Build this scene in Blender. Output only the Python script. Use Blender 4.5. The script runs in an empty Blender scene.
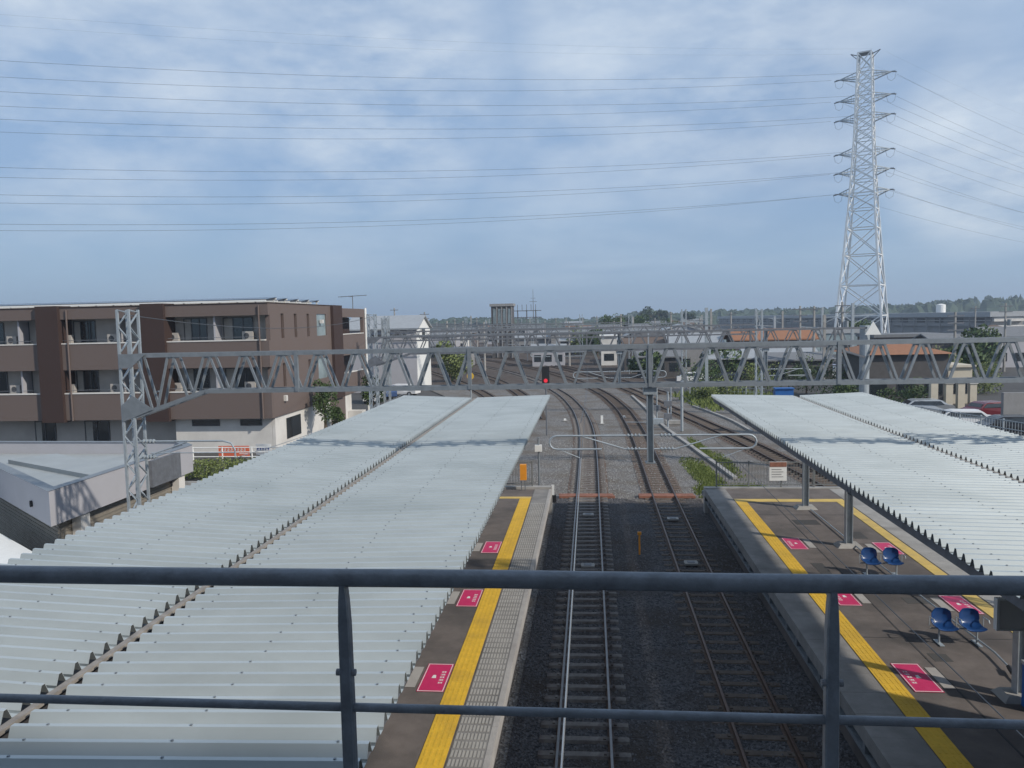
import bpy, math, random
from mathutils import Vector, Matrix
random.seed(7)
rad = math.radians
S = bpy.context.scene
# ------------------------------------------------------------------ camera
CZ = 8.85; FPX = 800.0
YAW, PITCH, ROLL = 0.0986511, 0.080163, 0.022
F_ = Vector((-math.sin(YAW)*math.cos(PITCH), math.cos(YAW)*math.cos(PITCH), -math.sin(PITCH)))
R_ = Vector((math.cos(YAW), math.sin(YAW), 0)); U_ = R_.cross(F_)
c_, s_ = math.cos(ROLL), math.sin(ROLL)
R2 = R_*c_ - U_*s_; U2 = R_*s_ + U_*c_
cam = bpy.data.cameras.new('camera'); camo = bpy.data.objects.new('camera', cam)
S.collection.objects.link(camo)
M = Matrix((R2, U2, -F_)).transposed().to_4x4(); M.translation = (0, 0, CZ)
camo.matrix_world = M
cam.sensor_width = 36; cam.lens = FPX*36/1024; cam.clip_end = 6000; cam.clip_start = 0.05
S.camera = camo
OR = 'first second third fourth fifth sixth seventh eighth ninth tenth eleventh twelfth thirteenth fourteenth fifteenth sixteenth seventeenth eighteenth nineteenth twentieth'.split()
OR += ['twenty-'+w for w in OR[:9]] + ['thirtieth'] + ['thirty-'+w for w in OR[:9]]
# ------------------------------------------------------------------ light
SUN = Vector((1.28, -0.72, 1.0)).normalized()
EL = math.asin(SUN.z); AZ = math.atan2(SUN.x, SUN.y)
S.view_settings.view_transform = 'Standard'; S.view_settings.look = 'None'
S.view_settings.gamma = 1; S.view_settings.exposure = 0.08
sl = bpy.data.lights.new('sun', 'SUN'); sl.energy = 3.7; sl.angle = rad(1.3); sl.color = (1, .93, .82)
so = bpy.data.objects.new('sun', sl); S.collection.objects.link(so)
so.rotation_euler = SUN.to_track_quat('Z', 'Y').to_euler()
W = bpy.data.worlds.new('World'); S.world = W; W.use_nodes = True
nt = W.node_tree; nt.nodes.clear()
def N(t, **k):
    n = nt.nodes.new(t)
    for a, b in k.items(): setattr(n, a, b)
    return n
L = nt.links.new
out = N('ShaderNodeOutputWorld'); bg = N('ShaderNodeBackground')
sky = N('ShaderNodeTexSky', sky_type='NISHITA', sun_disc=False, sun_elevation=EL, sun_rotation=AZ,
        air_density=1.0, dust_density=1.6, ozone_density=1.5)
tc = N('ShaderNodeTexCoord'); sep = N('ShaderNodeSeparateXYZ'); L(tc.outputs['Generated'], sep.inputs[0])
def math_(op, a, b=None):
    m = N('ShaderNodeMath', operation=op)
    for i, v in enumerate((a, b)):
        if v is None: continue
        if isinstance(v, (int, float)): m.inputs[i].default_value = v
        else: L(v, m.inputs[i])
    return m.outputs[0]
zz = math_('ADD', math_('MAXIMUM', sep.outputs[2], 0.0), 0.13)
comb = N('ShaderNodeCombineXYZ')
L(math_('DIVIDE', sep.outputs[0], zz), comb.inputs[0]); L(math_('DIVIDE', sep.outputs[1], zz), comb.inputs[1])
mp = N('ShaderNodeMapping'); mp.inputs['Scale'].default_value = (.9, .8, 1.0); mp.inputs['Location'].default_value = (3.4, 1.3, 0)
L(comb.outputs[0], mp.inputs[0])
n1 = N('ShaderNodeTexNoise'); n1.inputs['Scale'].default_value = 0.42; n1.inputs['Detail'].default_value = 6; n1.inputs['Roughness'].default_value = .52
n1.inputs['Distortion'].default_value = .1
L(mp.outputs[0], n1.inputs['Vector'])
n2 = N('ShaderNodeTexNoise'); n2.inputs['Scale'].default_value = 1.05; n2.inputs['Distortion'].default_value = .25; n2.inputs['Detail'].default_value = 6; n2.inputs['Roughness'].default_value = .55
L(mp.outputs[0], n2.inputs['Vector'])
cr = N('ShaderNodeValToRGB'); cr.color_ramp.elements[0].position = .43; cr.color_ramp.elements[1].position = .60
L(math_('ADD', math_('MULTIPLY', n1.outputs[0], .8), math_('MULTIPLY', n2.outputs[0], .2)), cr.inputs[0])
# cloud cover thickens overhead, fades at the horizon
cov = N('ShaderNodeMapRange'); cov.inputs[1].default_value = .0; cov.inputs[2].default_value = .22; cov.inputs[3].default_value = .12; cov.inputs[4].default_value = .9
L(sep.outputs[2], cov.inputs[0])
over = N('ShaderNodeMapRange'); over.inputs[1].default_value = .22; over.inputs[2].default_value = .40; over.inputs[3].default_value = 0; over.inputs[4].default_value = .5
L(sep.outputs[2], over.inputs[0])
fac = math_('MINIMUM', math_('ADD', math_('MULTIPLY', cr.outputs[0], cov.outputs[0]), over.outputs[0]), .92)
cc = N('ShaderNodeMixRGB'); cc.inputs[1].default_value = (2.35, 3.2, 4.6, 1); cc.inputs[2].default_value = (4.6, 5.4, 6.4, 1)
cr2 = N('ShaderNodeValToRGB'); cr2.color_ramp.elements[0].position = .40; cr2.color_ramp.elements[1].position = .64
L(n2.outputs[0], cr2.inputs[0]); L(cr2.outputs[0], cc.inputs[0])
base = N('ShaderNodeMixRGB'); base.inputs[0].default_value = .85
hgr = N('ShaderNodeMapRange'); hgr.inputs[1].default_value = 0; hgr.inputs[2].default_value = .17; L(sep.outputs[2], hgr.inputs[0])
hc = N('ShaderNodeMixRGB'); hc.inputs[1].default_value = (2.7, 4.0, 5.35, 1); hc.inputs[2].default_value = (1.85, 3.05, 5.0, 1)
L(hgr.outputs[0], hc.inputs[0]); L(hc.outputs[0], base.inputs[2])
L(sky.outputs[0], base.inputs[1])
# a few brighter cloud banks at fixed bearings, broken up by finer noise
n5 = N('ShaderNodeTexNoise'); n5.inputs['Scale'].default_value = 6; n5.inputs['Detail'].default_value = 5; n5.inputs['Roughness'].default_value = .6
mp5 = N('ShaderNodeMapping'); mp5.inputs['Scale'].default_value = (1, 1, 2.6); L(tc.outputs['Generated'], mp5.inputs[0]); L(mp5.outputs[0], n5.inputs['Vector'])
cr5 = N('ShaderNodeValToRGB'); cr5.color_ramp.elements[0].position = .38; cr5.color_ramp.elements[1].position = .70; L(n5.outputs[0], cr5.inputs[0])
tot = None
for bx, by, rr, amp in ((360, 80, 13, .7), (985, 158, 7, 1.0), (690, 25, 15, .65), (560, 168, 9, .35), (80, 30, 16, .6), (300, 185, 9, .25)):
    d_ = (F_ + R2*((bx-512)/FPX) - U2*((by-384)/FPX)).normalized()
    vm = N('ShaderNodeVectorMath', operation='DOT_PRODUCT'); L(tc.outputs['Generated'], vm.inputs[0]); vm.inputs[1].default_value = d_
    mr = N('ShaderNodeMapRange', interpolation_type='SMOOTHSTEP'); mr.inputs[1].default_value = math.cos(rad(rr)); mr.inputs[2].default_value = 1; mr.inputs[3].default_value = 0; mr.inputs[4].default_value = amp
    L(vm.outputs['Value'], mr.inputs[0]); tot = mr.outputs[0] if tot is None else math_('MAXIMUM', tot, mr.outputs[0])
bank = math_('MULTIPLY', tot, math_('ADD', math_('MULTIPLY', cr5.outputs[0], .85), .15))
mx = N('ShaderNodeMixRGB'); L(fac, mx.inputs[0]); L(base.outputs[0], mx.inputs[1]); L(cc.outputs[0], mx.inputs[2])
mx6 = N('ShaderNodeMixRGB'); L(bank, mx6.inputs[0]); L(mx.outputs[0], mx6.inputs[1]); mx6.inputs[2].default_value = (6.4, 6.9, 7.3, 1); L(mx6.outputs[0], bg.inputs[0]); bg.inputs[1].default_value = 0.125; L(bg.outputs[0], out.inputs[0])
# ------------------------------------------------------------------ projection helpers (used to read positions only)
def ray(px, py): return F_ + R2*((px-512)/FPX) - U2*((py-384)/FPX)
def onz(px, py, z): d = ray(px, py); return d*((z-CZ)/d.z) + Vector((0, 0, CZ))
def ony(px, py, Y): d = ray(px, py); return d*(Y/d.y) + Vector((0, 0, CZ))
def onx(px, py, X): d = ray(px, py); return d*(X/d.x) + Vector((0, 0, CZ))
def pxof(p):
    d = Vector(p) - Vector((0, 0, CZ)); w = d.dot(F_); return 512+FPX*d.dot(R2)/w
# ------------------------------------------------------------------ materials
def mat(name, col, rough=.7, metal=0., var=.12, scale=3., bump=0., bscale=30., col2=None, dirt=None, vec=None, spec=.5):
    m = bpy.data.materials.new(name); m.use_nodes = True; t = m.node_tree; b = t.nodes['Principled BSDF']
    b.inputs['Roughness'].default_value = rough; b.inputs['Metallic'].default_value = metal
    b.inputs['Specular IOR Level'].default_value = spec
    tcn = t.nodes.new('ShaderNodeTexCoord'); src = tcn.outputs['Object']
    if vec:
        mpn = t.nodes.new('ShaderNodeMapping'); mpn.inputs['Scale'].default_value = vec
        t.links.new(src, mpn.inputs[0]); src = mpn.outputs[0]
    nz = t.nodes.new('ShaderNodeTexNoise'); nz.inputs['Scale'].default_value = scale; nz.inputs['Detail'].default_value = 6
    nz.inputs['Roughness'].default_value = .65
    t.links.new(src, nz.inputs['Vector'])
    r = t.nodes.new('ShaderNodeValToRGB'); r.color_ramp.elements[0].position = .3; r.color_ramp.elements[1].position = .7
    a = [max(0, c*(1-var)) for c in col]; d = [min(1, c*(1+var)) for c in (col2 or col)]
    if col2: a = list(col); d = list(col2)
    r.color_ramp.elements[0].color = (*a, 1); r.color_ramp.elements[1].color = (*d, 1)
    t.links.new(nz.outputs[0], r.inputs[0]); co = r.outputs[0]
    if dirt:
        dc, ds, lo, hi = dirt
        n3 = t.nodes.new('ShaderNodeTexNoise'); n3.inputs['Scale'].default_value = ds; n3.inputs['Detail'].default_value = 5
        t.links.new(tcn.outputs['Object'], n3.inputs['Vector'])
        r3 = t.nodes.new('ShaderNodeValToRGB'); r3.color_ramp.elements[0].position = lo; r3.color_ramp.elements[1].position = hi
        t.links.new(n3.outputs[0], r3.inputs[0])
        mm = t.nodes.new('ShaderNodeMixRGB'); t.links.new(r3.outputs[0], mm.inputs[0]); t.links.new(co, mm.inputs[1]); mm.inputs[2].default_value = (*dc, 1); co = mm.outputs[0]
    t.links.new(co, b.inputs['Base Color'])
    if bump:
        n4 = t.nodes.new('ShaderNodeTexNoise'); n4.inputs['Scale'].default_value = bscale; n4.inputs['Detail'].default_value = 4
        t.links.new(src, n4.inputs['Vector'])
        bn = t.nodes.new('ShaderNodeBump'); bn.inputs['Strength'].default_value = bump; bn.inputs['Distance'].default_value = .02
        t.links.new(n4.outputs[0], bn.inputs['Height']); t.links.new(bn.outputs[0], b.inputs['Normal'])
    return m
def ballast_mat(name, lo, hi, brown):
    m = bpy.data.materials.new(name); m.use_nodes = True; t = m.node_tree; b = t.nodes['Principled BSDF']; b.inputs['Roughness'].default_value = .95
    b.inputs['Specular IOR Level'].default_value = .2
    tcn = t.nodes.new('ShaderNodeTexCoord'); v = t.nodes.new('ShaderNodeTexVoronoi'); v.inputs['Scale'].default_value = 17
    t.links.new(tcn.outputs['Object'], v.inputs['Vector'])
    s = t.nodes.new('ShaderNodeSeparateColor'); t.links.new(v.outputs['Color'], s.inputs[0])
    r = t.nodes.new('ShaderNodeValToRGB'); r.color_ramp.elements[0].color = (*lo, 1); r.color_ramp.elements[1].color = (*hi, 1)
    t.links.new(s.outputs[0], r.inputs[0])
    n3 = t.nodes.new('ShaderNodeTexNoise'); n3.inputs['Scale'].default_value = .5; n3.inputs['Detail'].default_value = 6
    t.links.new(tcn.outputs['Object'], n3.inputs['Vector'])
    r3 = t.nodes.new('ShaderNodeValToRGB'); r3.color_ramp.elements[0].position = .42; r3.color_ramp.elements[1].position = .68
    t.links.new(n3.outputs[0], r3.inputs[0])
    mm = t.nodes.new('ShaderNodeMixRGB'); t.links.new(r3.outputs[0], mm.inputs[0]); t.links.new(r.outputs[0], mm.inputs[1]); mm.inputs[2].default_value = (*brown, 1)
    t.links.new(mm.outputs[0], b.inputs['Base Color'])
    bn = t.nodes.new('ShaderNodeBump'); bn.inputs['Strength'].default_value = .9; bn.inputs['Distance'].default_value = .05
    t.links.new(v.outputs['Distance'], bn.inputs['Height']); t.links.new(bn.outputs[0], b.inputs['Normal'])
    return m
def glass_mat(name, col=(.02, .025, .03), rough=.08):
    m = mat(name, col, rough, 0, .3, .6, spec=.8); return m
G = {}
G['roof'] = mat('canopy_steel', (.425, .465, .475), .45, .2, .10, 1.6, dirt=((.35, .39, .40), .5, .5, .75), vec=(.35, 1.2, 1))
G['rustline'] = mat('gutter_dirty', (.25, .225, .20), .8, .1, .3, 6)
G['dark'] = mat('gutter_dark', (.045, .043, .045), .8, 0, .3, 4)
G['galv'] = mat('galvanised', (.235, .258, .28), .55, .45, .14, 5)
G['galvl'] = mat('galvanised_light', (.37, .41, .44), .5, .4, .14, 5)
G['galvd'] = mat('weathered_steel', (.17, .18, .20), .6, .4, .2, 5)
G['rail'] = mat('rail_side', (.085, .050, .036), .7, .4, .3, 8)
G['railtop'] = mat('rail_head', (.17, .165, .165), .35, .8, .15, 5)
G['railold'] = mat('rail_head_worn', (.10, .062, .048), .4, .7, .25, 5)
G['sleeper'] = mat('concrete_sleeper', (.17, .155, .145), .9, 0, .3, 6, dirt=((.07, .055, .05), 2.5, .45, .7))
G['sleeperd'] = mat('timber_sleeper', (.095, .075, .062), .9, 0, .3, 6)
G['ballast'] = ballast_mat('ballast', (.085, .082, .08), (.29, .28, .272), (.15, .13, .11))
G['ballastd'] = ballast_mat('ballast_station', (.03, .031, .036), (.125, .122, .127), (.06, .05, .045))  # natural dark tone with the canopy shadow also put into the colour
G['ballastr'] = ballast_mat('ballast_rusty', (.09, .072, .06), (.24, .195, .165), (.15, .10, .078))
G['asph'] = mat('asphalt', (.058, .056, .056), .92, 0, .2, .25, .3, 40, dirt=((.075, .072, .068), .06, .45, .7))
G['asphl'] = mat('pale_paving', (.17, .165, .16), .92, 0, .2, .5, .3, 40)
G['plat'] = mat('platform_asphalt', (.135, .115, .105), .9, 0, .2, 2.2, .25, 60, dirt=((.075, .066, .062), .7, .45, .7))
G['conc'] = mat('concrete', (.32, .31, .295), .88, 0, .15, 2, .3, 25, dirt=((.2, .19, .18), .8, .5, .75))
G['dconc'] = mat('dark_concrete', (.23, .22, .21), .9, 0, .15, 3, .3, 30, dirt=((.14, .135, .13), .8, .45, .72))
G['rib'] = mat('anti_slip_rib', (.35, .335, .31), .9, 0, .1, 3)
G['edge'] = mat('edge_concrete', (.36, .34, .32), .9, 0, .12, 3, .3, 30, dirt=((.27, .25, .235), .7, .5, .8))
G['yel'] = mat('tactile_yellow', (.68, .42, .035), .7, 0, .1, 6, dirt=((.50, .31, .04), 1.2, .48, .8))
G['yelw'] = mat('worn_yellow', (.62, .44, .12), .7, 0, .1, 6, dirt=((.42, .31, .12), 3, .45, .8))
G['pink'] = mat('pink_vinyl', (.56, .025, .12), .5, 0, .08, 4)
G['white'] = mat('white_paint', (.74, .74, .72), .6, 0, .05, 4)
G['offw'] = mat('offwhite_wall', (.62, .60, .57), .85, 0, .06, 1.2, dirt=((.48, .46, .43), .4, .5, .8))
G['dimw'] = mat('greyish_render', (.40, .375, .35), .85, 0, .08, 1.2, dirt=((.30, .28, .26), .5, .5, .8))
G['lav'] = mat('pale_panel', (.40, .395, .42), .6, .1, .04, 1.2)
G['lavroof'] = mat('pale_roof', (.36, .38, .38), .55, .2, .08, .8)
G['brown'] = mat('brown_tile', (.135, .103, .092), .75, 0, .08, 12, .15, 8)
G['dbrown'] = mat('dark_brown_tile', (.042, .023, .019), .75, 0, .12, 12)
G['glass'] = glass_mat('window_glass')
G['glassb'] = glass_mat('pale_glass', (.25, .31, .33), .15)
G['curt'] = mat('curtain', (.33, .32, .30), .9, 0, .1, 4)
G['frame'] = mat('window_frame', (.10, .10, .105), .5, .5, .1, 4)
G['slat'] = mat('shutter_slats', (.27, .245, .21), .6, .3, .15, 3)
G['grass'] = mat('grass', (.075, .115, .022), .8, 0, .4, 8, col2=(.17, .20, .05))
G['leaf'] = mat('leaf', (.030, .062, .016), .7, 0, .4, 3, col2=(.075, .115, .032))
G['leafl'] = mat('leaf_light', (.09, .13, .03), .7, 0, .4, 3, col2=(.19, .22, .07))
G['wood'] = mat('forest', (.022, .042, .024), .9, 0, .4, .06, col2=(.055, .078, .045))
G['bark'] = mat('bark', (.10, .075, .055), .9, 0, .2, 6)
G['blue'] = mat('seat_blue', (.014, .055, .18), .28, 0, .08, 4)
G['tarp'] = mat('blue_sheet_metal', (.012, .10, .33), .5, 0, .1, 2)
G['hrail'] = mat('handrail_paint', (.135, .155, .182), .4, .2, .25, 14, .15, 60, dirt=((.12, .128, .14), 5, .55, .8))
G['orange'] = mat('orange_board', (.62, .13, .06), .6, 0, .06, 2)
G['orangep'] = mat('orange_panel', (.72, .28, .02), .6, 0, .1, 4)
G['oroof'] = mat('orange_roof', (.27, .125, .065), .8, 0, .15, 3)
G['groof'] = mat('grey_roof', (.16, .165, .175), .8, 0, .15, 2)
G['lroof'] = mat('light_grey_roof', (.33, .345, .36), .6, .2, .1, 2)
G['broof'] = mat('brown_roof', (.12, .085, .065), .8, 0, .15, 2)
G['cwall'] = mat('cream_wall', (.52, .47, .38), .85, 0, .08, 2)
G['gwall'] = mat('grey_wall', (.24, .235, .235), .85, 0, .1, 2)
G['dwall'] = mat('dark_wall', (.08, .075, .075), .85, 0, .15, 2)
G['red'] = mat('signal_red', (.45, .02, .03), .5, 0, .05, 4)
G['black'] = mat('black', (.012, .012, .014), .6, 0, .1, 4)
G['rub'] = mat('rubber', (.02, .02, .02), .85, 0, .1, 4)
G['solar'] = mat('solar_cell', (.03, .035, .05), .2, .2, .1, 3)
G['rustp'] = mat('rusty_board', (.24, .105, .07), .85, 0, .3, 5)
G['wire'] = mat('cable', (.09, .10, .115), .6, .3, .1, 3)
G['wirel'] = mat('contact_copper', (.50, .49, .47), .3, .8, .1, 3)
G['pyl'] = mat('pylon_steel', (.78, .79, .79), .5, .15, .1, 1)
G['mesh'] = mat('fence_steel', (.20, .21, .21), .6, .4, .15, 4)
G['carw'] = mat('car_white', (.72, .72, .72), .25, 0, .03, 1)
G['carr'] = mat('car_red', (.13, .02, .03), .25, .1, .03, 1)
G['cars'] = mat('car_silver', (.42, .44, .46), .25, .4, .03, 1)
G['cark'] = mat('car_black', (.02, .02, .024), .2, .1, .03, 1)
G['carb'] = mat('car_blue', (.05, .09, .20), .25, .1, .03, 1)
G['bluep'] = mat('blue_ink', (.05, .08, .35), .6, 0, .05, 3)
# darker lines, broken by noise, along the foot of every rib of the folded roof
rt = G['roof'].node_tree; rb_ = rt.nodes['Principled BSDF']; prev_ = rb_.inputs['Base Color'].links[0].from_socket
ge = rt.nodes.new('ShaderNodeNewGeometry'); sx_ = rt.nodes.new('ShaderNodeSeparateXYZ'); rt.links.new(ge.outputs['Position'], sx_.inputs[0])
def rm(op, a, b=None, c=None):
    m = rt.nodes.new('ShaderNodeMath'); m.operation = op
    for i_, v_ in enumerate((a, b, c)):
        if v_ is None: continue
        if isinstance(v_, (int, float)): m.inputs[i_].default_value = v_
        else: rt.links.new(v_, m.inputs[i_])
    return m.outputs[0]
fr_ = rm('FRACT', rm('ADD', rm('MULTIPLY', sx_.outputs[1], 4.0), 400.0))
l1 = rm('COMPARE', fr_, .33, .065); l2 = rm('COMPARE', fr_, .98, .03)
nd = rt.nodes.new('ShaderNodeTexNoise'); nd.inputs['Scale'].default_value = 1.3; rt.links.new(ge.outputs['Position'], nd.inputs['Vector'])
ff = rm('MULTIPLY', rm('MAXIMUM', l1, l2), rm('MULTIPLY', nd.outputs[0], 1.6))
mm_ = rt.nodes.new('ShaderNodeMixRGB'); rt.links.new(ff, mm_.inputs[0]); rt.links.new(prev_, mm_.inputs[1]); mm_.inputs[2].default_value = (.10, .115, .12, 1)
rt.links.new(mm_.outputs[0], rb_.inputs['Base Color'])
# ------------------------------------------------------------------ mesh builder
class MB:
    def __init__(s): s.v = []; s.f = []; s.smooth = False
    def add(s, vs, fs):
        n = len(s.v); s.v += [tuple(p) for p in vs]; s.f += [tuple(i+n for i in q) for q in fs]; return s
    def box(s, x0, y0, z0, x1, y1, z1, rot=0, piv=None):
        vs = [(x, y, z) for z in (z0, z1) for y in (y0, y1) for x in (x0, x1)]
        if rot:
            px, py = piv or ((x0+x1)/2, (y0+y1)/2); c, q = math.cos(rot), math.sin(rot)
            vs = [(px+(x-px)*c-(y-py)*q, py+(x-px)*q+(y-py)*c, z) for x, y, z in vs]
        return s.add(vs, [(0,2,3,1),(4,5,7,6),(0,1,5,4),(2,6,7,3),(0,4,6,2),(1,3,7,5)])
    def bar(s, p, q, w=.05, h=None, up=(0, 0, 1)):
        h = h or w; p = Vector(p); q = Vector(q); d = (q-p)
        if d.length < 1e-6: return s
        d.normalize(); u = Vector(up)
        if abs(d.dot(u)) > .98: u = Vector((0, 1, 0))
        a = d.cross(u).normalized(); b = a.cross(d).normalized()
        vs = [e + a*(i*w/2) + b*(j*h/2) for e in (p, q) for i, j in ((-1,-1),(1,-1),(1,1),(-1,1))]
        return s.add(vs, [(0,1,2,3),(7,6,5,4),(0,4,5,1),(1,5,6,2),(2,6,7,3),(3,7,4,0)])
    def tube(s, pts, r, n=8, cap=True):
        pts = [Vector(p) for p in pts]; rs = r if isinstance(r, (list, tuple)) else [r]*len(pts)
        rings = []; prev = None
        for i, p in enumerate(pts):
            d = (pts[min(i+1, len(pts)-1)] - pts[max(i-1, 0)]).normalized()
            a = d.cross(Vector((0, 0, 1)))
            if a.length < .05: a = d.cross(Vector((0, 1, 0)))
            if prev is not None:
                a = prev - d*prev.dot(d)
            a.normalize(); prev = a; b = d.cross(a)
            rings.append([p + a*math.cos(2*math.pi*k/n)*rs[i] + b*math.sin(2*math.pi*k/n)*rs[i] for k in range(n)])
        vs = [v for g in rings for v in g]; fs = []
        for i in range(len(pts)-1):
            for k in range(n):
                k2 = (k+1) % n; fs.append((i*n+k, i*n+k2, (i+1)*n+k2, (i+1)*n+k))
        if cap: fs.append(tuple(range(n-1, -1, -1))); fs.append(tuple((len(pts)-1)*n+k for k in range(n)))
        return s.add(vs, fs)
    def prism(s, poly, z0, z1):
        n = len(poly); a = sum(poly[i][0]*poly[(i+1)%n][1]-poly[(i+1)%n][0]*poly[i][1] for i in range(n))
        if a < 0: poly = poly[::-1]
        vs = [(x, y, z0) for x, y in poly] + [(x, y, z1) for x, y in poly]
        return s.add(vs, [tuple(range(n-1, -1, -1)), tuple(range(n, 2*n))] + [(i, (i+1)%n, n+(i+1)%n, n+i) for i in range(n)])
    def grid(s, rows):
        n = len(rows[0]); vs = [p for r in rows for p in r]
        return s.add(vs, [(i*n+j, i*n+j+1, (i+1)*n+j+1, (i+1)*n+j) for i in range(len(rows)-1) for j in range(n-1)])
def tag(o, label=None, cat=None, group=None, kind=None):
    if label: o['label'] = label
    if cat: o['category'] = cat
    if group: o['group'] = group
    if kind: o['kind'] = kind
    return o
def thing(name, label, cat, loc=(0, 0, 0), group=None, rz=0, kind=None):
    o = bpy.data.objects.new(name, None); S.collection.objects.link(o); o.empty_display_size = .3
    o.location = loc; o.rotation_euler = (0, 0, rz); return tag(o, label, cat, group, kind)
def part(name, mb, m, parent=None, local=False, smooth=False, label=None):
    """mesh given in world coordinates (or the parent's, if local)"""
    me = bpy.data.meshes.new(name); vs = mb.v
    ox = oy = oz = 0
    if parent is not None and not local:
        r = parent; offs = Vector((0, 0, 0))
        while r is not None: offs += r.location; r = r.parent
        vs = [(x-offs.x, y-offs.y, z-offs.z) for x, y, z in vs]
    me.from_pydata(vs, [], mb.f); me.materials.append(m if not isinstance(m, str) else G[m]); me.update()
    if smooth: me.shade_smooth()
    o = bpy.data.objects.new(name, me); S.collection.objects.link(o)
    if parent is not None: o.parent = parent
    if label: o['label'] = label
    return o
def solo(name, mb, m, label, cat, loc=None, group=None, kind=None, smooth=False):
    """a thing that is one mesh; origin at loc"""
    if loc is not None: mb.v = [(x-loc[0], y-loc[1], z-loc[2]) for x, y, z in mb.v]
    o = part(name, mb, m, smooth=smooth)
    if loc is not None: o.location = loc
    return tag(o, label, cat, group, kind)
def copy_tree(o, parent=None):
    c = o.copy(); S.collection.objects.link(c); c.parent = parent
    for ch in [x for x in CH.get(o.name, [])]: copy_tree(ch, c)
    return c
CH = {}
def index_children(root):
    for x in list(S.objects):
        if x.parent is not None: CH.setdefault(x.parent.name, [])
        if x.parent is not None and x not in CH[x.parent.name]: CH[x.parent.name].append(x)
# ------------------------------------------------------------------ ground
solo('ground', MB().add([(-3000, -200, -.12), (3000, -200, -.12), (3000, 4500, -.12), (-3000, 4500, -.12)], [(0,1,2,3)]), 'asph', None, None, kind='structure')
def sheet(name, poly, z, m):
    n = len(poly); a = sum(poly[i][0]*poly[(i+1)%n][1]-poly[(i+1)%n][0]*poly[i][1] for i in range(n))
    if a < 0: poly = poly[::-1]
    return solo(name, MB().add([(x, y, z) for x, y in poly], [tuple(range(n))]), m, None, None, kind='structure')
sheet('ballast_bed', [(-8.3,-30),(-8.3,60),(-12,80),(-24,110),(-45,150),(-80,200),(-175,300),(-175,420),(-60,420),(-30,300),(0,200),(8,150),(14,120),(17,90),(17.5,60),(17.5,-30)], -.03, 'ballast')
G['ballasty'] = ballast_mat('ballast_yard', (.045, .038, .034), (.16, .135, .12), (.085, .062, .05))
sheet('yard_ground', [(-21.5,106),(-45,150),(-80,200),(-175,300),(-175,420),(-60,420),(-30,300),(0,200),(8,150),(14,120),(15.6,106)], -.024, 'ballasty')
sheet('station_ballast', [(-1.8,-30),(-1.8,39.1),(1.5,39.0),(2.2,38.2),(5.2,38.8),(5.3,-30)], .0, 'ballastd')  # ends with the canopy shadow, which is partly put into its colour
sheet('left_road', [(-60,33),(-60,42.5),(-12,42.5),(-12,33)], -.10, 'asphl')
# ------------------------------------------------------------------ platforms
def platform(name, x0, x1, y0, y1, edge_side):
    p = thing(name, None, None, (0, 0, 0), kind='structure')
    z = 1.1
    mb = MB().box(x0, y0, -.1, x1, y1, z-.006); part('platform_deck', mb, 'plat', p)
    return p
def seg_strip(x0, x1, y0, y1, step, z0, z1, gap=.006):
    mb = MB(); y = y0
    while y < y1-.01:
        e = min(y+step, y1); dz = random.uniform(-.0008, .0008)
        mb.box(x0, y, z0, x1, e-gap, z1+dz); y = e
    return mb
PL = platform('platform', -7.9, -2.02, -25, 36.0, 1)
# coping overhangs the edge
part('edge_paving', seg_strip(-2.62, -1.97, -25, 36.0, .9, .80, 1.104), 'dconc', PL)
part('edge_coping', seg_strip(-1.97, -1.85, -25, 36.0, 1.8, .80, 1.112), 'edge', PL)
gr = MB(); y = -6.0
while y < 33.2:
    if True:
        for k in range(9): gr.box(-2.60+k*.069, y, 1.1, -2.60+k*.069+.040, y+.22, 1.112)
    y += .30
part('anti_slip_ribs', gr, 'rib', PL)
part('yellow_line', seg_strip(-3.14, -2.66, -25, 34.1, .3, 1.0, 1.108, .003), 'yel', PL)
part('yellow_line', seg_strip(-7.0, -2.66, 34.12, 34.45, 4.4, 1.0, 1.108), 'yelw', PL)
part('platform_end_kerb', MB().box(-7.9, 36.0, -.1, -1.85, 36.35, 1.2), 'conc', PL)
tac = MB(); y = 0.
while y < 34:
    for k in range(4): tac.box(-3.08+k*.11, y, 1.108, -3.04+k*.11, y+.24, 1.113)
    y += .30
part('tactile_bars', tac, 'yel', PL)
PR = platform('platform', 5.17, 11.1, -25, 36.0, -1)
part('edge_paving', seg_strip(5.0, 5.90, -25, 36.0, .9, .80, 1.104), 'dconc', PR)
part('edge_paving', seg_strip(10.4, 11.3, -25, 36.0, .9, .80, 1.104), 'conc', PR)
part('yellow_line', seg_strip(5.93, 6.37, -25, 33.5, .3, 1.0, 1.108, .003), 'yel', PR)
part('yellow_line', seg_strip(9.98, 10.34, -25, 33.5, .3, 1.0, 1.108, .003), 'yelw', PR)
part('yellow_line', seg_strip(5.93, 10.34, 33.52, 34.0, 4.5, 1.0, 1.108), 'yelw', PR)
tac = MB(); y = 0.
while y < 33:
    for k in range(4): tac.box(5.98+k*.105, y, 1.108, 6.02+k*.105, y+.24, 1.113)
    y += .30
part('tactile_bars', tac, 'yel', PR)
part('platform_end_kerb', MB().box(5.0, 36.0, -.1, 11.3, 36.35, 1.15), 'conc', PR)
rs = random.Random(77); pm = MB()
for x, y, w, h in [(7.9, 30.2, .9, .7), (6.9, 24.6, .35, 1.1), (8.7, 21.9, .8, .5), (7.7, 18.2, .4, .4), (9.2, 28.4, .4, .9)]:
    pm.prism([(x-w/2+rs.uniform(-.05,.05), y-h/2), (x+w/2, y-h/2+rs.uniform(-.05,.05)), (x+w/2, y+h/2), (x-w/2, y+h/2+rs.uniform(-.05,.05))], 1.09, 1.0985)
part('asphalt_patch', pm, 'asph', PR)
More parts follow.
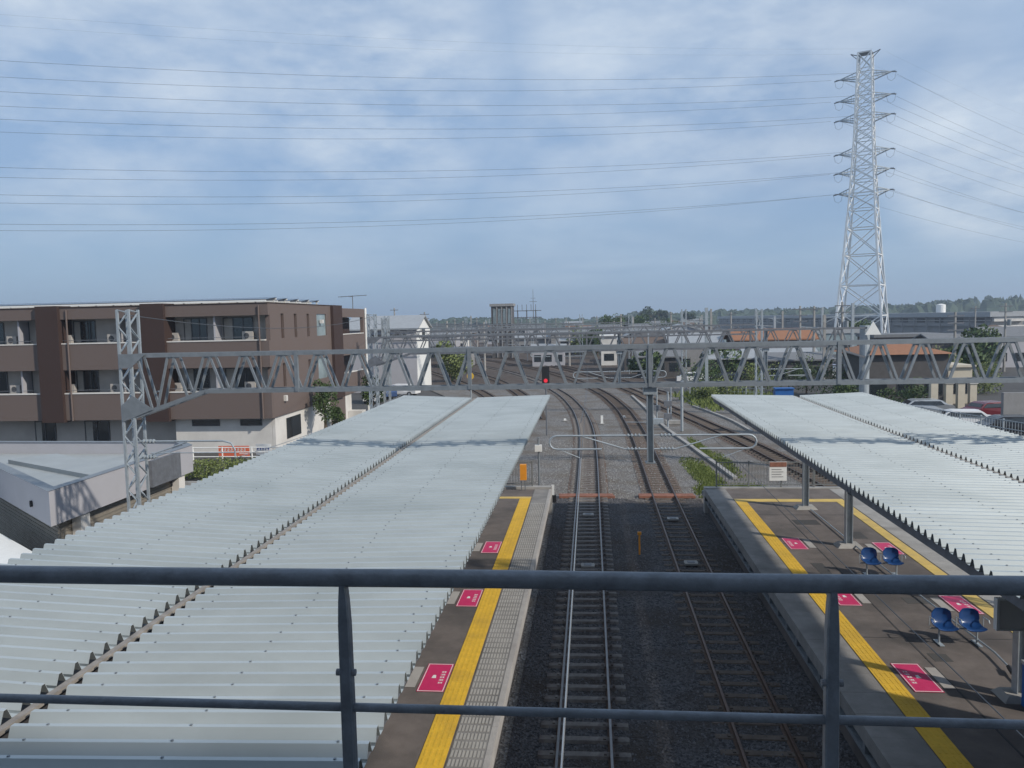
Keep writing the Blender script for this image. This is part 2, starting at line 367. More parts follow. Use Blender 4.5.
sm = MB().box(7.36, -10, 1.09, 7.40, 33.4, 1.099)
for yy in range(-5, 34, 4): sm.box(6.4, yy+.3, 1.09, 9.95, yy+.325, 1.098)
part('floor_joint', sm, 'dark', PR)
lm = MB()
for xx in (5.14,): 
    for k in range(0, 58): lm.box(5.03, -20+k, .55, 5.15, -19.86+k, .80)
lm.box(5.03, -25, .50, 5.16, 36, .56)
part('edge_bracket', lm, 'galv', PR)
# ------------------------------------------------------------------ tracks
def spline(pts, step):
    pts = [Vector((x, y, 0)) for x, y in pts]; P = [pts[0]*2-pts[1]] + pts + [pts[-1]*2-pts[-2]]; dense = []
    for i in range(1, len(P)-2):
        a, b, c, d = P[i-1:i+3]; n = max(2, int((c-b).length/.5))
        for k in range(n):
            t = k/n; dense.append(.5*((2*b)+(c-a)*t+(2*a-5*b+4*c-d)*t*t+(3*b-a-3*c+d)*t**3))
    dense.append(pts[-1]); o = [dense[0]]; acc = 0
    for i in range(1, len(dense)):
        q = dense[i-1]; e = dense[i]; l = (e-q).length
        while acc + l >= step:
            t = (step-acc)/l; q = q.lerp(e, t); o.append(q.copy()); l = (e-q).length; acc = 0
        acc += l
    return o
def rail_mesh(path, off, zt=.15, head=False):
    prof_side = [(-.065, 0), (-.065, .012), (-.012, .03), (-.012, .115), (-.033, .125), (-.033, .150), (.033, .150), (.033, .125), (.012, .115), (.012, .03), (.065, .012), (.065, 0)]
    prof_head = [(-.030, .1505), (-.024, .156), (.024, .156), (.030, .1505)]
    pr = prof_head if head else prof_side; rows = []
    for i, p in enumerate(path):
        d = (path[min(i+1, len(path)-1)]-path[max(i-1, 0)]).normalized(); a = Vector((d.y, -d.x, 0))
        rows.append([tuple(p + a*(off+u) + Vector((0, 0, v+zt-.15))) for u, v in pr])
    return MB().grid(rows)
SLM = MB().add([(-.95,-.12,0),(.95,-.12,0),(.95,.12,0),(-.95,.12,0),(-.94,-.085,.06),(.94,-.085,.06),(.94,.085,.06),(-.94,.085,.06)],
               [(4,5,6,7),(0,1,5,4),(1,2,6,5),(2,3,7,6),(3,0,4,7)])
for sx in (-1, 1):
    for q in (-.12, .12): SLM.box(sx*.545+q-.03, -.05, .055, sx*.545+q+.03, .05, .088)
slme = {}
def track(label, pts, sp, near, head, sl='sleeper', zoff=0., group='railway tracks', simple=False, zs=0.0):
    t = thing('railway_track', label, 'railway track', (pts[0][0], pts[0][1], 0), group)
    path = spline(pts, 1.5)
    for s in (-.545, .545):
        r = part('rail', rail_mesh(path, s), 'rail', t); part('rail_head', rail_mesh(path, s, head=True), head, r)
    sp_path = spline(pts, sp); items = []
    for i, p in enumerate(sp_path[:-1]):
        d = (sp_path[i+1]-p).normalized(); items.append((p, math.atan2(-d.x, d.y)))
    vis = [it for it in items if it[0].y > near]
    ind = [] if simple else vis[:96]; ids = {id(x) for x in ind}
    if sl not in slme:
        me = bpy.data.meshes.new('sleeper'); me.from_pydata([tuple(v) for v in SLM.v], [], SLM.f); me.materials.append(G[sl]); slme[sl] = me
    for p, a in ind:
        o = bpy.data.objects.new('sleeper', slme[sl]); S.collection.objects.link(o); o.parent = t
        o.location = p - t.location + Vector((random.uniform(-.015, .015), 0, zs)); o.rotation_euler.z = a + random.uniform(-.01, .01)
    mb = MB()
    for it in items:
        if id(it) in ids: continue
        p, a = it; c, s = math.cos(a), math.sin(a)
        mb.box(p.x-.95, p.y-.11, -.02, p.x+.95, p.y+.11, .05, rot=a)
    o = part('sleeper_run', mb, sl, t); o['kind'] = 'stuff'
    return t
track('straight track along the left platform edge with bright rail heads', [(-.235,-12),(-.235,30),(-.235,52),(-.55,66),(-1.6,80),(-3.9,96),(-9.3,120),(-20,150),(-44,200),(-100,290),(-170,385)], .60, 13, 'railtop')
track('second track along the right platform edge with rusty rails, curving left past the drop post', [(3.46,-12),(3.46,30),(3.52,52),(3.4,66),(2.75,80),(.9,96.5),(-3.8,120),(-13,150),(-35,200),(-86,290),(-150,385)], .62, 13, 'railold', 'sleeperd', zs=-.035)
track('rusty siding track passing behind the right platform canopy beside the grass verge', [(12.75,-12),(12.75,30),(12.2,41),(11.5,47.5),(10.1,59.7),(6.7,82.5),(4.6,97.7),(.4,120),(-8,150),(-28,200),(-75,290),(-135,385)], .62, 36, 'railold', 'sleeperd')
track('far yard track leaving left behind the end of the left canopy', [(-4.9,70),(-6.2,82),(-9,97),(-15,120),(-27,150),(-53,200),(-112,290),(-180,385)], .7, 60, 'railold', 'sleeperd', simple=True)
track('outermost yard track on the left, near the white gabled building', [(-8.5,74),(-11,88),(-15,102),(-22,122),(-34,150),(-62,200),(-124,290),(-190,385)], .7, 60, 'railold', 'sleeperd', simple=True)
track('far yard track on the right curving away past the houses', [(8.5,92),(5,108),(0,128),(-6,150),(-22,190),(-62,280),(-118,385)], .7, 60, 'railold', 'sleeperd', simple=True)
def ribbon(name, pts, w, z, m):
    rows = []; path = spline(pts, 2.0)
    for i, p in enumerate(path):
        d = (path[min(i+1, len(path)-1)]-path[max(i-1, 0)]).normalized(); a = Vector((d.y, -d.x, 0))
        rows.append([tuple(p-a*w+Vector((0, 0, z))), tuple(p+a*w+Vector((0, 0, z)))])
    return solo(name, MB().grid(rows), m, None, None, kind='structure')
ribbon('rusty_ballast_strip', [(-.235,39.3),(-.235,52),(-.55,66),(-1.6,80),(-3.9,96),(-9.3,120),(-20,150),(-44,200)], 1.05, -.012, 'ballastr')
ribbon('rusty_ballast_strip', [(3.5,39.3),(3.52,52),(3.4,66),(2.75,80),(.9,96.5),(-3.8,120),(-13,150),(-35,200)], 1.05, -.008, 'ballastr')
ribbon('rusty_ballast_strip', [(12.75,0),(12.75,30),(12.2,41),(11.5,47.5),(10.1,59.7),(6.7,82.5),(4.6,97.7),(.4,120),(-8,150)], 1.15, -.016, 'ballastr')
for x, lb in ((-.3, 'rust brown crossing board across the left track at the platform end'), (3.6, 'rust brown crossing board across the right track at the platform end')):
    mb = MB()
    for k in range(4): mb.box(x-1.35+random.uniform(-.03, .03), 38.95+k*.15, .01, x+1.35+random.uniform(-.05, .05), 39.08+k*.15, .125)
    solo('crossing_board', mb, 'rustp', lb, 'crossing board', (x, 39.2, 0), 'crossing boards at the platform end')
def transponder(x, y, lb):
    t = thing('track_transponder', lb, 'track equipment', (x, y, .06), 'small boxes between the rails')
    part('casing', MB().prism([(x-.22,y-.2),(x+.22,y-.2),(x+.25,y),(x+.22,y+.2),(x-.22,y+.2),(x-.25,y)], .06, .13), 'conc', t)
    part('cover_plate', MB().box(x-.13, y-.11, .131, x+.13, y+.11, .145), 'galvd', t)
transponder(-.2, 27.9, 'square grey box between the rails of the left track, nearest to the handrail')
transponder(-.2, 35.3, 'grey box between the rails of the left track, near the crossing board')
transponder(3.45, 28.3, 'square grey box with dark centre between the rails of the right track')
transponder(3.45, 34.6, 'larger pale box between the rails of the right track, near the crossing board')
t = thing('marker_post', 'short orange marker post standing in the ballast between the two tracks', 'marker post', (1.72, 29.6, 0))
part('post', MB().tube([(1.72,29.6,0),(1.72,29.6,.75)], .035, 8), 'orangep', t)
part('cap', MB().box(1.65,29.56,.75,1.79,29.64,.86), 'orangep', t)
rs = random.Random(31); mb = MB(); mb2 = MB()
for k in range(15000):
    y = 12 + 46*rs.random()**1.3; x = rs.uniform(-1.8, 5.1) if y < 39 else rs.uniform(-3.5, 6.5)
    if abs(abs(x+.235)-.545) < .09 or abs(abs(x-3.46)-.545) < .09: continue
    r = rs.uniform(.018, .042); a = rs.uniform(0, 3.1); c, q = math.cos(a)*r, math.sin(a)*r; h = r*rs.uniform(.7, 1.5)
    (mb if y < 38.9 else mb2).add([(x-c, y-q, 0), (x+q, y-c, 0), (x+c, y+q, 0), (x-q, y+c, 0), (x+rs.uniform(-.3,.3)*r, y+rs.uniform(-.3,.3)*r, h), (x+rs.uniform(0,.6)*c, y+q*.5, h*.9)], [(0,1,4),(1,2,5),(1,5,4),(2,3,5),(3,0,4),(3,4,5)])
G['stoned'] = mat('stone_dark', (.045, .045, .052), .9, 0, .5, 9, col2=(.19, .185, .19)); G['stone'] = mat('stone_light', (.11, .105, .10), .9, 0, .5, 9, col2=(.42, .41, .40))  # dark stones share the canopy shade put into the bed's colour
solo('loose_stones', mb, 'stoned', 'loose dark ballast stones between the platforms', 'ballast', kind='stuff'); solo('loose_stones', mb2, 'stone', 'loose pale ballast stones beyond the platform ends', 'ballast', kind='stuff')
# trough, kerbs, grass between track and siding
tp = [onz(632,396,0), onz(643,406,0), onz(663,426,0), onz(690,446,0), onz(719,467,0), onz(738,481,0)]
rows = []; mb = MB()
path = spline([(p.x, p.y) for p in tp], 1.0)
for i in range(len(path)-1):
    a, b = path[i], path[i+1]; mb.bar(a+Vector((0,0,.05)), a.lerp(b, .97)+Vector((0,0,.05)), .26, .12)
solo('cable_trough', mb, 'conc', 'pale concrete cable trough running beside the grass between the track and the siding', 'cable trough', tuple(tp[0]))
mb = MB(); path = spline([(8.0,41.5),(10.2,60),(9.4,74),(7.9,88)], 1.0)
path = spline([(p.x,p.y) for p in (onz(752,432,0), onz(732,421,0), onz(712,413,0), onz(692,406,0))], 1.0)
for i in range(len(path)-1): mb.bar(path[i]+Vector((0,0,.04)), path[i].lerp(path[i+1], .98)+Vector((0,0,.04)), .22, .14)
solo('cable_trough', mb, 'conc', 'short pale concrete trough on the far side of the siding', 'cable trough', tuple(path[0]))
def blades(poly_fn, n, h, w, mb=None):
    mb = mb or MB()
    for _ in range(n):
        x, y = poly_fn(); a = random.uniform(0, math.pi); hh = h*random.uniform(.4, 1.2); ww = w*random.uniform(.6, 1.3)
        dx, dy = math.cos(a)*ww, math.sin(a)*ww; lx, ly = random.uniform(-.4, .4)*hh, random.uniform(-.4, .4)*hh
        mb.add([(x-dx, y-dy, -.03), (x+dx, y+dy, -.03), (x+lx, y+ly, hh)], [(0,1,2)])
    return mb
def patch(cx, cy, sx, sy, shear=0):
    def f():
        while True:
            u, v = random.gauss(0, .42), random.gauss(0, .42)
            if abs(u) < 1 and abs(v) < 1: return cx+u*sx+shear*v*sy, cy+v*sy
    return f
mb = MB()
for cx, cy, sx, sy, sh, n in [(6.2,45,.8,5.5,-.05,5600),(6.0,40.6,.9,1.6,0,3000),(7.9,41,1.1,1.5,0,1800),(7.3,54,.45,5,-.05,1500),(8.0,48,.5,5,0,700)]:
    blades(patch(cx, cy, sx, sy, sh), n, .10, .04, mb)
solo('grass', mb, 'grass', 'short green grass growing between the right track and the siding', 'grass', kind='stuff')
# ------------------------------------------------------------------ canopies
def canopy(label, xl, xg, xr, zl, zg, zr, y1, cols, group='corrugated platform canopies'):
    t = thing('platform_canopy', label, 'platform canopy', (xg, y1-2, 1.1), group)
    pitch = .25; y0 = -7.0; n = int((y1-y0)/pitch)
    prof = [(0, 0), (.095, 0), (.145, .112), (.190, .112), (.240, 0)]
    def wing(xa, za, xb, zb):
        ys = []
        for k in range(n):
            for u, v in prof: ys.append((y0+k*pitch+u, v))
        ys.append((y0+n*pitch, 0)); segs = 8; rows = []
        for dz in (0, ):
            for i in range(segs+1):
                q = i/segs; rows.append([(xa+(xb-xa)*q, yy, za+(zb-za)*q+v) for yy, v in ys])
        mb = MB().grid(rows)
        # thin folded-steel lips at both ends
        return mb
    g = .13
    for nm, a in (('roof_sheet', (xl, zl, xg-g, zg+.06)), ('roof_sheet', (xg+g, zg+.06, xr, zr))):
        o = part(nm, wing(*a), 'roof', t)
        so_ = o.modifiers.new('thickness', 'SOLIDIFY'); so_.thickness = .006; so_.offset = 0
        # plates set back inside each rib, the hollow's shade put into their dark colour
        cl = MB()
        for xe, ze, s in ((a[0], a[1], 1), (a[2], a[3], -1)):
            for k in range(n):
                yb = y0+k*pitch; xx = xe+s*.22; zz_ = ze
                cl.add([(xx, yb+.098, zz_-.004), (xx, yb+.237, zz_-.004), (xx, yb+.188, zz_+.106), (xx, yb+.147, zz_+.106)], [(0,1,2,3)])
        part('rib_shade_plate', cl, 'dark', o)
        bt = MB()
        for q in (.10, .5, .93):
            xx = a[0]+(a[2]-a[0])*q; zq = a[1]+(a[3]-a[1])*q+.112
            for k in range(n):
                jx = .03*math.sin(k*2.3)
                bt.box(xx+jx-.009, y0+k*pitch+.158, zq, xx+jx+.009, y0+k*pitch+.176, zq+.014)
        part('roof_bolts', bt, 'galv', o)['kind'] = 'stuff'
    gut = MB().box(xg-.17, y0, zg-.16, xg+.17, y1+.05, zg-.13).box(xg-.17, y0, zg-.13, xg-.155, y1+.05, zg+.035).box(xg+.155, y0, zg-.13, xg+.17, y1+.05, zg+.035)
    part('gutter', gut, 'dark', t)
    part('gutter_bar', MB().box(xg-.036, y0, zg+.085, xg+.036, y1+.02, zg+.125), 'rustline', t)
    for xe, ze, s in ((xl, zl, 1), (xr, zr, -1)):
        part('eaves_beam', MB().box(xe+s*.16-.05, y0, ze-.20, xe+s*.16+.05, y1-.1, ze-.02), 'galvd', t)
    ym = MB().box(xg-.12, y0, zg-.42, xg+.12, y1-.1, zg-.18); part('ridge_beam', ym, 'galvd', t)
    for yc in cols:
        part('cross_beam', MB().add([(xl+.1,yc-.08,zl-.1),(xl+.1,yc-.08,zl-.22),(xg,yc-.08,zg-.55),(xr-.1,yc-.08,zr-.22),(xr-.1,yc-.08,zr-.1),(xg,yc-.08,zg-.2),
                                    (xl+.1,yc+.08,zl-.1),(xl+.1,yc+.08,zl-.22),(xg,yc+.08,zg-.55),(xr-.1,yc+.08,zr-.22),(xr-.1,yc+.08,zr-.1),(xg,yc+.08,zg-.2)],
                                   [(0,1,2,5),(5,2,3,4),(11,8,7,6),(10,9,8,11),(1,7,8,2),(2,8,9,3)]), 'galvd', t)
        cb = MB().box(xg-.10,yc-.012,1.2,xg+.10,yc+.012,zg-.4).box(xg-.11,yc-.11,1.2,xg-.088,yc+.11,zg-.4).box(xg+.088,yc-.11,1.2,xg+.11,yc+.11,zg-.4)
        c = part('column', cb, 'galvl', t)
        part('column_base', MB().add([(xg-.42,yc-.3,1.09),(xg+.42,yc-.3,1.09),(xg+.42,yc+.3,1.09),(xg-.42,yc+.3,1.09),(xg-.3,yc-.2,1.21),(xg+.3,yc-.2,1.21),(xg+.3,yc+.2,1.21),(xg-.3,yc+.2,1.21)],
                                     [(4,5,6,7),(0,1,5,4),(1,2,6,5),(2,3,7,6),(3,0,4,7)]), 'conc', c)
    return t
canopy('long pale folded-steel canopy roof over the left platform, its dirty gutter down the middle', -8.28, -5.12, -1.78, 5.50, 5.30, 5.44, 34.9, [33.0, 27.6, 22.2, 16.8, 11.4, 6.0, .6])
canopy('long pale folded-steel canopy roof over the right platform with open ribbed left eaves', 5.0, 8.45, 11.1, 5.44, 5.30, 5.46, 34.2, [32.4, 27.05, 16.35, 5.6, .3])
# unseen stair block added under the right canopy to shade the platform
t = thing('stair_shade_block', 'unseen grey stair block added on the right platform to shade it', 'shade block', (9.2, 8, 1.1))
part('wall', MB().box(8.95, 1.5, 1.1, 9.05, 14.0, 4.7).box(8.05, 14.0, 1.1, 9.95, 14.15, 4.4).box(9.85, 1.5, 1.1, 9.95, 14.0, 4.7), 'gwall', t)
stp = MB()
for k in range(20): stp.box(9.06, 12.6-k*.3, 1.1, 9.84, 12.9-k*.3, 1.1+(k+1)*.17)
part('steps', stp, 'conc', t)
# ------------------------------------------------------------------ footbridge the camera stands on
t = thing('footbridge', 'covered footbridge deck behind the dark blue handrail', 'footbridge', (0, 0, 0))
part('deck', MB().box(-14, -2.2, 6.95, 14, 2.04, 7.20), 'conc', t)
part('edge_beam', MB().box(-14, 2.045, 6.6, 14, 2.12, 7.24), 'hrail', t)
part('rear_parapet', MB().box(-14, -2.19, 7.21, 14, -2.1, 8.3), 'lav', t)
for x in (-13, 1.6, 13): part('pier', MB().box(x-.25, -1.6, -.1, x+.25, -1.1, 6.94), 'galvd', t)
tb = thing('station_shadow_block', 'unseen pale station block added behind the footbridge for its shadow', 'building', (0, -8, 0))  # unseen block added here, raised until its shadow bands the canopy roofs
part('wall', MB().box(-16, -14, -.1, 16, -2.7, 16.1), 'offw', tb); part('roof', MB().box(-16.5, -14.5, 16.1, 16.5, -1.9, 16.4), 'lroof', tb)
t = thing('handrail', 'dark blue-grey tubular handrail with flat posts across the foreground', 'railing', (0, 2.0, 7.24))
rp = [(-6+.25*k, 2.0+.0008*math.sin(k*1.7), 8.183+.0012*math.sin(k*.9)-.0015*(k*.25-6)) for k in range(49)]
part('top_rail', MB().tube(rp, .0235, 20), 'hrail', t, smooth=True)
part('lower_rail', MB().tube([(-6, 2.0, 7.832), (6, 2.0, 7.832)], .0118, 14), 'hrail', t, smooth=True)
part('lower_rail', MB().tube([(-6, 2.0, 7.50), (6, 2.0, 7.50)], .0118, 14), 'hrail', t, smooth=True)
for k in range(-4, 6):
    x = -.655+1.243*k
    mb = MB()
    zs = [7.24, 7.84, 8.06, 8.125, 8.168]; ws = [.017, .017, .0155, .0125, .0085]
    rows = []
    for z, w in zip(zs, ws):
        rows.append([(x-w, 1.989, z), (x-w*.8, 1.982, z), (x+w*.8, 1.982, z), (x+w, 1.989, z), (x+w, 2.012, z), (x-w, 2.012, z), (x-w, 1.989, z)])
    mb.grid(rows)
    p = part('post', mb, 'hrail', t)
    part('clip', MB().tube([(x-.026, 1.995, 7.93), (x+.026, 1.995, 7.93)], .009, 10), 'galvd', p)
# ------------------------------------------------------------------ stickers on the platforms
def sticker(x, y, flip, label):
    t = thing('floor_sign', label, 'floor sign', (x, y, 1.104), 'pink floor signs beside the yellow lines')
    z = 1.104; w, h = .29, .68
    part('pink_sheet', MB().box(x-w, y-h, z, x+w, y+h, z+.003), 'pink', t)
    b = MB().box(x-w+.015, y-h+.015, z+.0035, x-w+.03, y+h-.015, z+.005).box(x+w-.03, y-h+.015, z+.0035, x+w-.015, y+h-.015, z+.005)
    b.box(x-w+.03, y-h+.015, z+.0035, x+w-.03, y-h+.035, z+.005).box(x-w+.03, y+h-.035, z+.0035, x+w-.03, y+h-.015, z+.005)
    s = 1 if not flip else -1
    # column of small characters and an arrow, as on the floor sheets
    random.seed(int(abs(x*10)+y))
    for k in range(5):
        yy = y-.26+k*.13; xx = x+s*.14
        b.box(xx-.05, yy-.035, z+.0035, xx+.05, yy-.022, z+.005).box(xx-.05, yy+.012, z+.0035, xx+.05, yy+.026, z+.005)
        b.box(xx-.035+.02*(k%2), yy-.021, z+.0035, xx-.018+.02*(k%2), yy+.011, z+.005).box(xx+.02, yy-.021, z+.0035, xx+.036, yy+.011, z+.005)
    b.add([(x-s*.04-.05, y-.05, z+.005), (x-s*.04+.05, y-.05, z+.005), (x-s*.04+.03, y+.1, z+.005), (x-s*.04-.03, y+.1, z+.005)], [(0,1,2,3)])
    part('lettering', b, 'white', t)
    x2 = x-s*.47
    part('pale_sheet', MB().box(x2-.11, y-.5, z, x2+.11, y+.5, z+.003), 'edge', t)
ords = ['nearest', 'second nearest', 'third nearest', 'fourth nearest']
for k, yy in enumerate((16.65, 21.65, 26.65)):
    sticker(-3.46, yy, False, ords[k]+' pink floor sign beside the yellow line of the left platform')
for k, yy in enumerate((17.15, 22.1, 27.3)):
    sticker(6.78, yy, True, ords[k]+' pink floor sign beside the left yellow line of the right platform')
for k, yy in enumerate((21.6, 26.8)):
    sticker(9.62, yy, False, ('nearer' if k == 0 else 'farther')+' pink floor sign under the canopy edge, by the right platform right yellow line')
# ------------------------------------------------------------------ benches
def bench(x, y, label):
    t = thing('platform_bench', label, 'bench', (x, y, 1.104), 'blue platform benches')
    z = 1.104
    fr = MB().tube([(x-.62, y, z+.36), (x+.62, y, z+.36)], .022, 8)
    part('crossbar', fr, 'galvl', t)
    for lx in (-.42, .42):
        part('leg', MB().tube([(x+lx, y, z+.02), (x+lx, y, z+.36)], .024, 8).box(x+lx-.05, y-.2, z, x+lx+.05, y+.2, z+.02), 'galvl', t)
    for sx in (-.31, .31):
        prof = [(-.24, .39), (-.22, .41), (-.12, .395), (.02, .385), (.14, .405), (.19, .46), (.215, .55), (.235, .66), (.23, .745), (.215, .77)]
        rows = []; back = []
        for (py, pz) in prof:
            row = []; rb = []
            for i in range(9):
                u = -1+i/4; wv = .225*(1-.13*max(0, (pz-.6)/.17)**2); up = (abs(u)**3)*.045
                if pz > .5: row.append((x+sx+u*wv, y+py-up*1.6, z+pz - (.05 if pz > .74 else 0)*abs(u)**4)); rb.append((x+sx+u*wv, y+py+.022-up*1.6, z+pz-(.05 if pz > .74 else 0)*abs(u)**4))
                else: row.append((x+sx+u*wv, y+py-up*.3, z+pz+up)); rb.append((x+sx+u*wv, y+py+.012, z+pz+up-.022))
            rows.append(row); back.append(rb)
        mb = MB().grid(rows); mb.grid([r[::-1] for r in back])
        edge = [rows[0], back[0]]; mb.grid([back[0], rows[0]]); mb.grid([rows[-1], back[-1]])
        mb.grid([[r[0] for r in rows], [r[0] for r in back]]); mb.grid([[r[-1] for r in back], [r[-1] for r in rows]])
        part('seat_shell', mb, 'blue', t, smooth=True)
    for ax in (-.60, 0, .60):
        part('armrest', MB().tube([(x+ax, y+.1, z+.38), (x+ax, y+.1, z+.60), (x+ax, y-.16, z+.62), (x+ax, y-.2, z+.56)], .013, 6), 'galvl', t)
bench(8.42, 19.0, 'nearer bench of two glossy blue shell seats on the right platform')
bench(8.45, 24.0, 'farther bench of two blue shell seats beside a canopy column on the right platform')
t = thing('floor_conduit', 'thin pale pipe lying along the right platform between the canopy columns', 'pipe', (9.1, 20, 1.104))
part('pipe', MB().tube([(8.55, 32, 1.15), (8.62, 26.5, 1.17), (8.9, 18.3, 1.2), (8.5, 14, 1.2)], .022, 8), 'galvl', t)
part('coupling', MB().tube([(8.83, 17.55, 1.2), (8.76, 17.25, 1.2)], .05, 8), 'black', t)
t = thing('hanging_sign', 'dark sign panel hanging under the right canopy at the frame edge', 'sign', (7.25, 14.2, 4.9))
part('panel', MB().box(6.95, 14.15, 3.35, 7.75, 14.25, 3.85), 'offw', t)
part('panel_rim', MB().box(6.90, 14.14, 3.32, 6.945, 14.26, 3.88).box(6.95, 14.14, 3.855, 7.75, 14.26, 3.88).box(6.95, 14.14, 3.32, 7.75, 14.26, 3.345), 'white', t)
part('hanger', MB().tube([(7.1,14.2,3.88),(7.1,14.2,5.3)], .015, 6).tube([(7.6,14.2,3.88),(7.6,14.2,5.3)], .015, 6), 'galvd', t)
t = thing('vending_bin', 'blue litter bin standing against the near column of the right platform', 'litter bin', (8.45, 15.95, 1.104))
part('body', MB().box(8.3, 15.7, 1.11, 8.62, 16.0, 1.95), 'tarp', t); part('lid', MB().box(8.28, 15.68, 1.953, 8.64, 16.02, 2.02), 'galvl', t)
# platform-end fences
def picket(name, label, x0, x1, y, z0, h, cat='fence', step=.13, group=None, m='mesh'):
    t = thing(name, label, cat, (x0, y, z0), group)
    part('rail', MB().box(x0, y-.015, z0+h-.05, x1, y+.015, z0+h-.01), m, t)
    part('rail', MB().box(x0, y-.015, z0+.10, x1, y+.015, z0+.14), m, t)
    mb = MB(); x = x0+step
    while x < x1-.05: mb.box(x-.009, y-.009, z0+.14, x+.009, y+.009, z0+h-.05); x += step
    part('pickets', mb, m, t)
    k = max(1, round((x1-x0)/1.6))
    for i in range(k+1): xx = x0+(x1-x0)*i/k; part('post', MB().box(xx-.03, y-.03, z0, xx+.03, y+.03, z0+h+.04), m, t)
    return t
picket('picket_fence', 'grey steel picket fence across the end of the right platform', 5.55, 11.2, 36.18, 1.15, 1.15)
picket('picket_fence', 'grey steel picket fence across the end of the left platform by the orange box', -7.8, -2.75, 36.18, 1.2, 1.15)
t = thing('warning_board', 'white notice with red top fixed to the right platform end fence', 'notice', (8.25, 36.1, 1.4))
part('board', MB().box(7.85, 36.10, 1.45, 8.60, 36.13, 2.30), 'white', t)
part('red_band', MB().box(7.86, 36.085, 2.08, 8.59, 36.098, 2.29), 'rustp', t)
b = MB()
for k in range(4): b.box(7.95, 36.087, 1.62+k*.11, 8.45-.08*(k%2), 36.098, 1.645+k*.11)
part('lettering', b, 'gwall', t)
t = thing('equipment_box', 'orange upright box standing at the end of the left platform', 'equipment box', (-3.15, 35.75, 1.1))
part('box', MB().box(-3.25, 35.6, 1.6, -2.97, 35.85, 2.3), 'orangep', t)
part('leg', MB().box(-3.23, 35.7, 1.1, -3.19, 35.74, 1.55), 'galvd', t); part('leg', MB().box(-3.06, 35.7, 1.1, -3.02, 35.74, 1.55), 'galvd', t)
t = thing('mirror_post', 'slim post with small fittings at the left platform end, nearest to the track', 'post', (-2.45, 36.6, 0))
part('pole', MB().tube([(-2.45,36.6,0),(-2.45,36.6,3.4)], .045, 8), 'galv', t); part('fitting', MB().box(-2.62,36.5,2.75,-2.3,36.7,3.05), 'white', t)
t = thing('marker_post', 'small white marker on a dark foot beyond the left platform end', 'marker post', (-1.9, 38.2, 0))
part('foot', MB().box(-2.05,38.1,0,-1.75,38.3,.35), 'black', t); part('panel', MB().box(-1.98,38.15,.35,-1.84,38.19,.85), 'white', t)
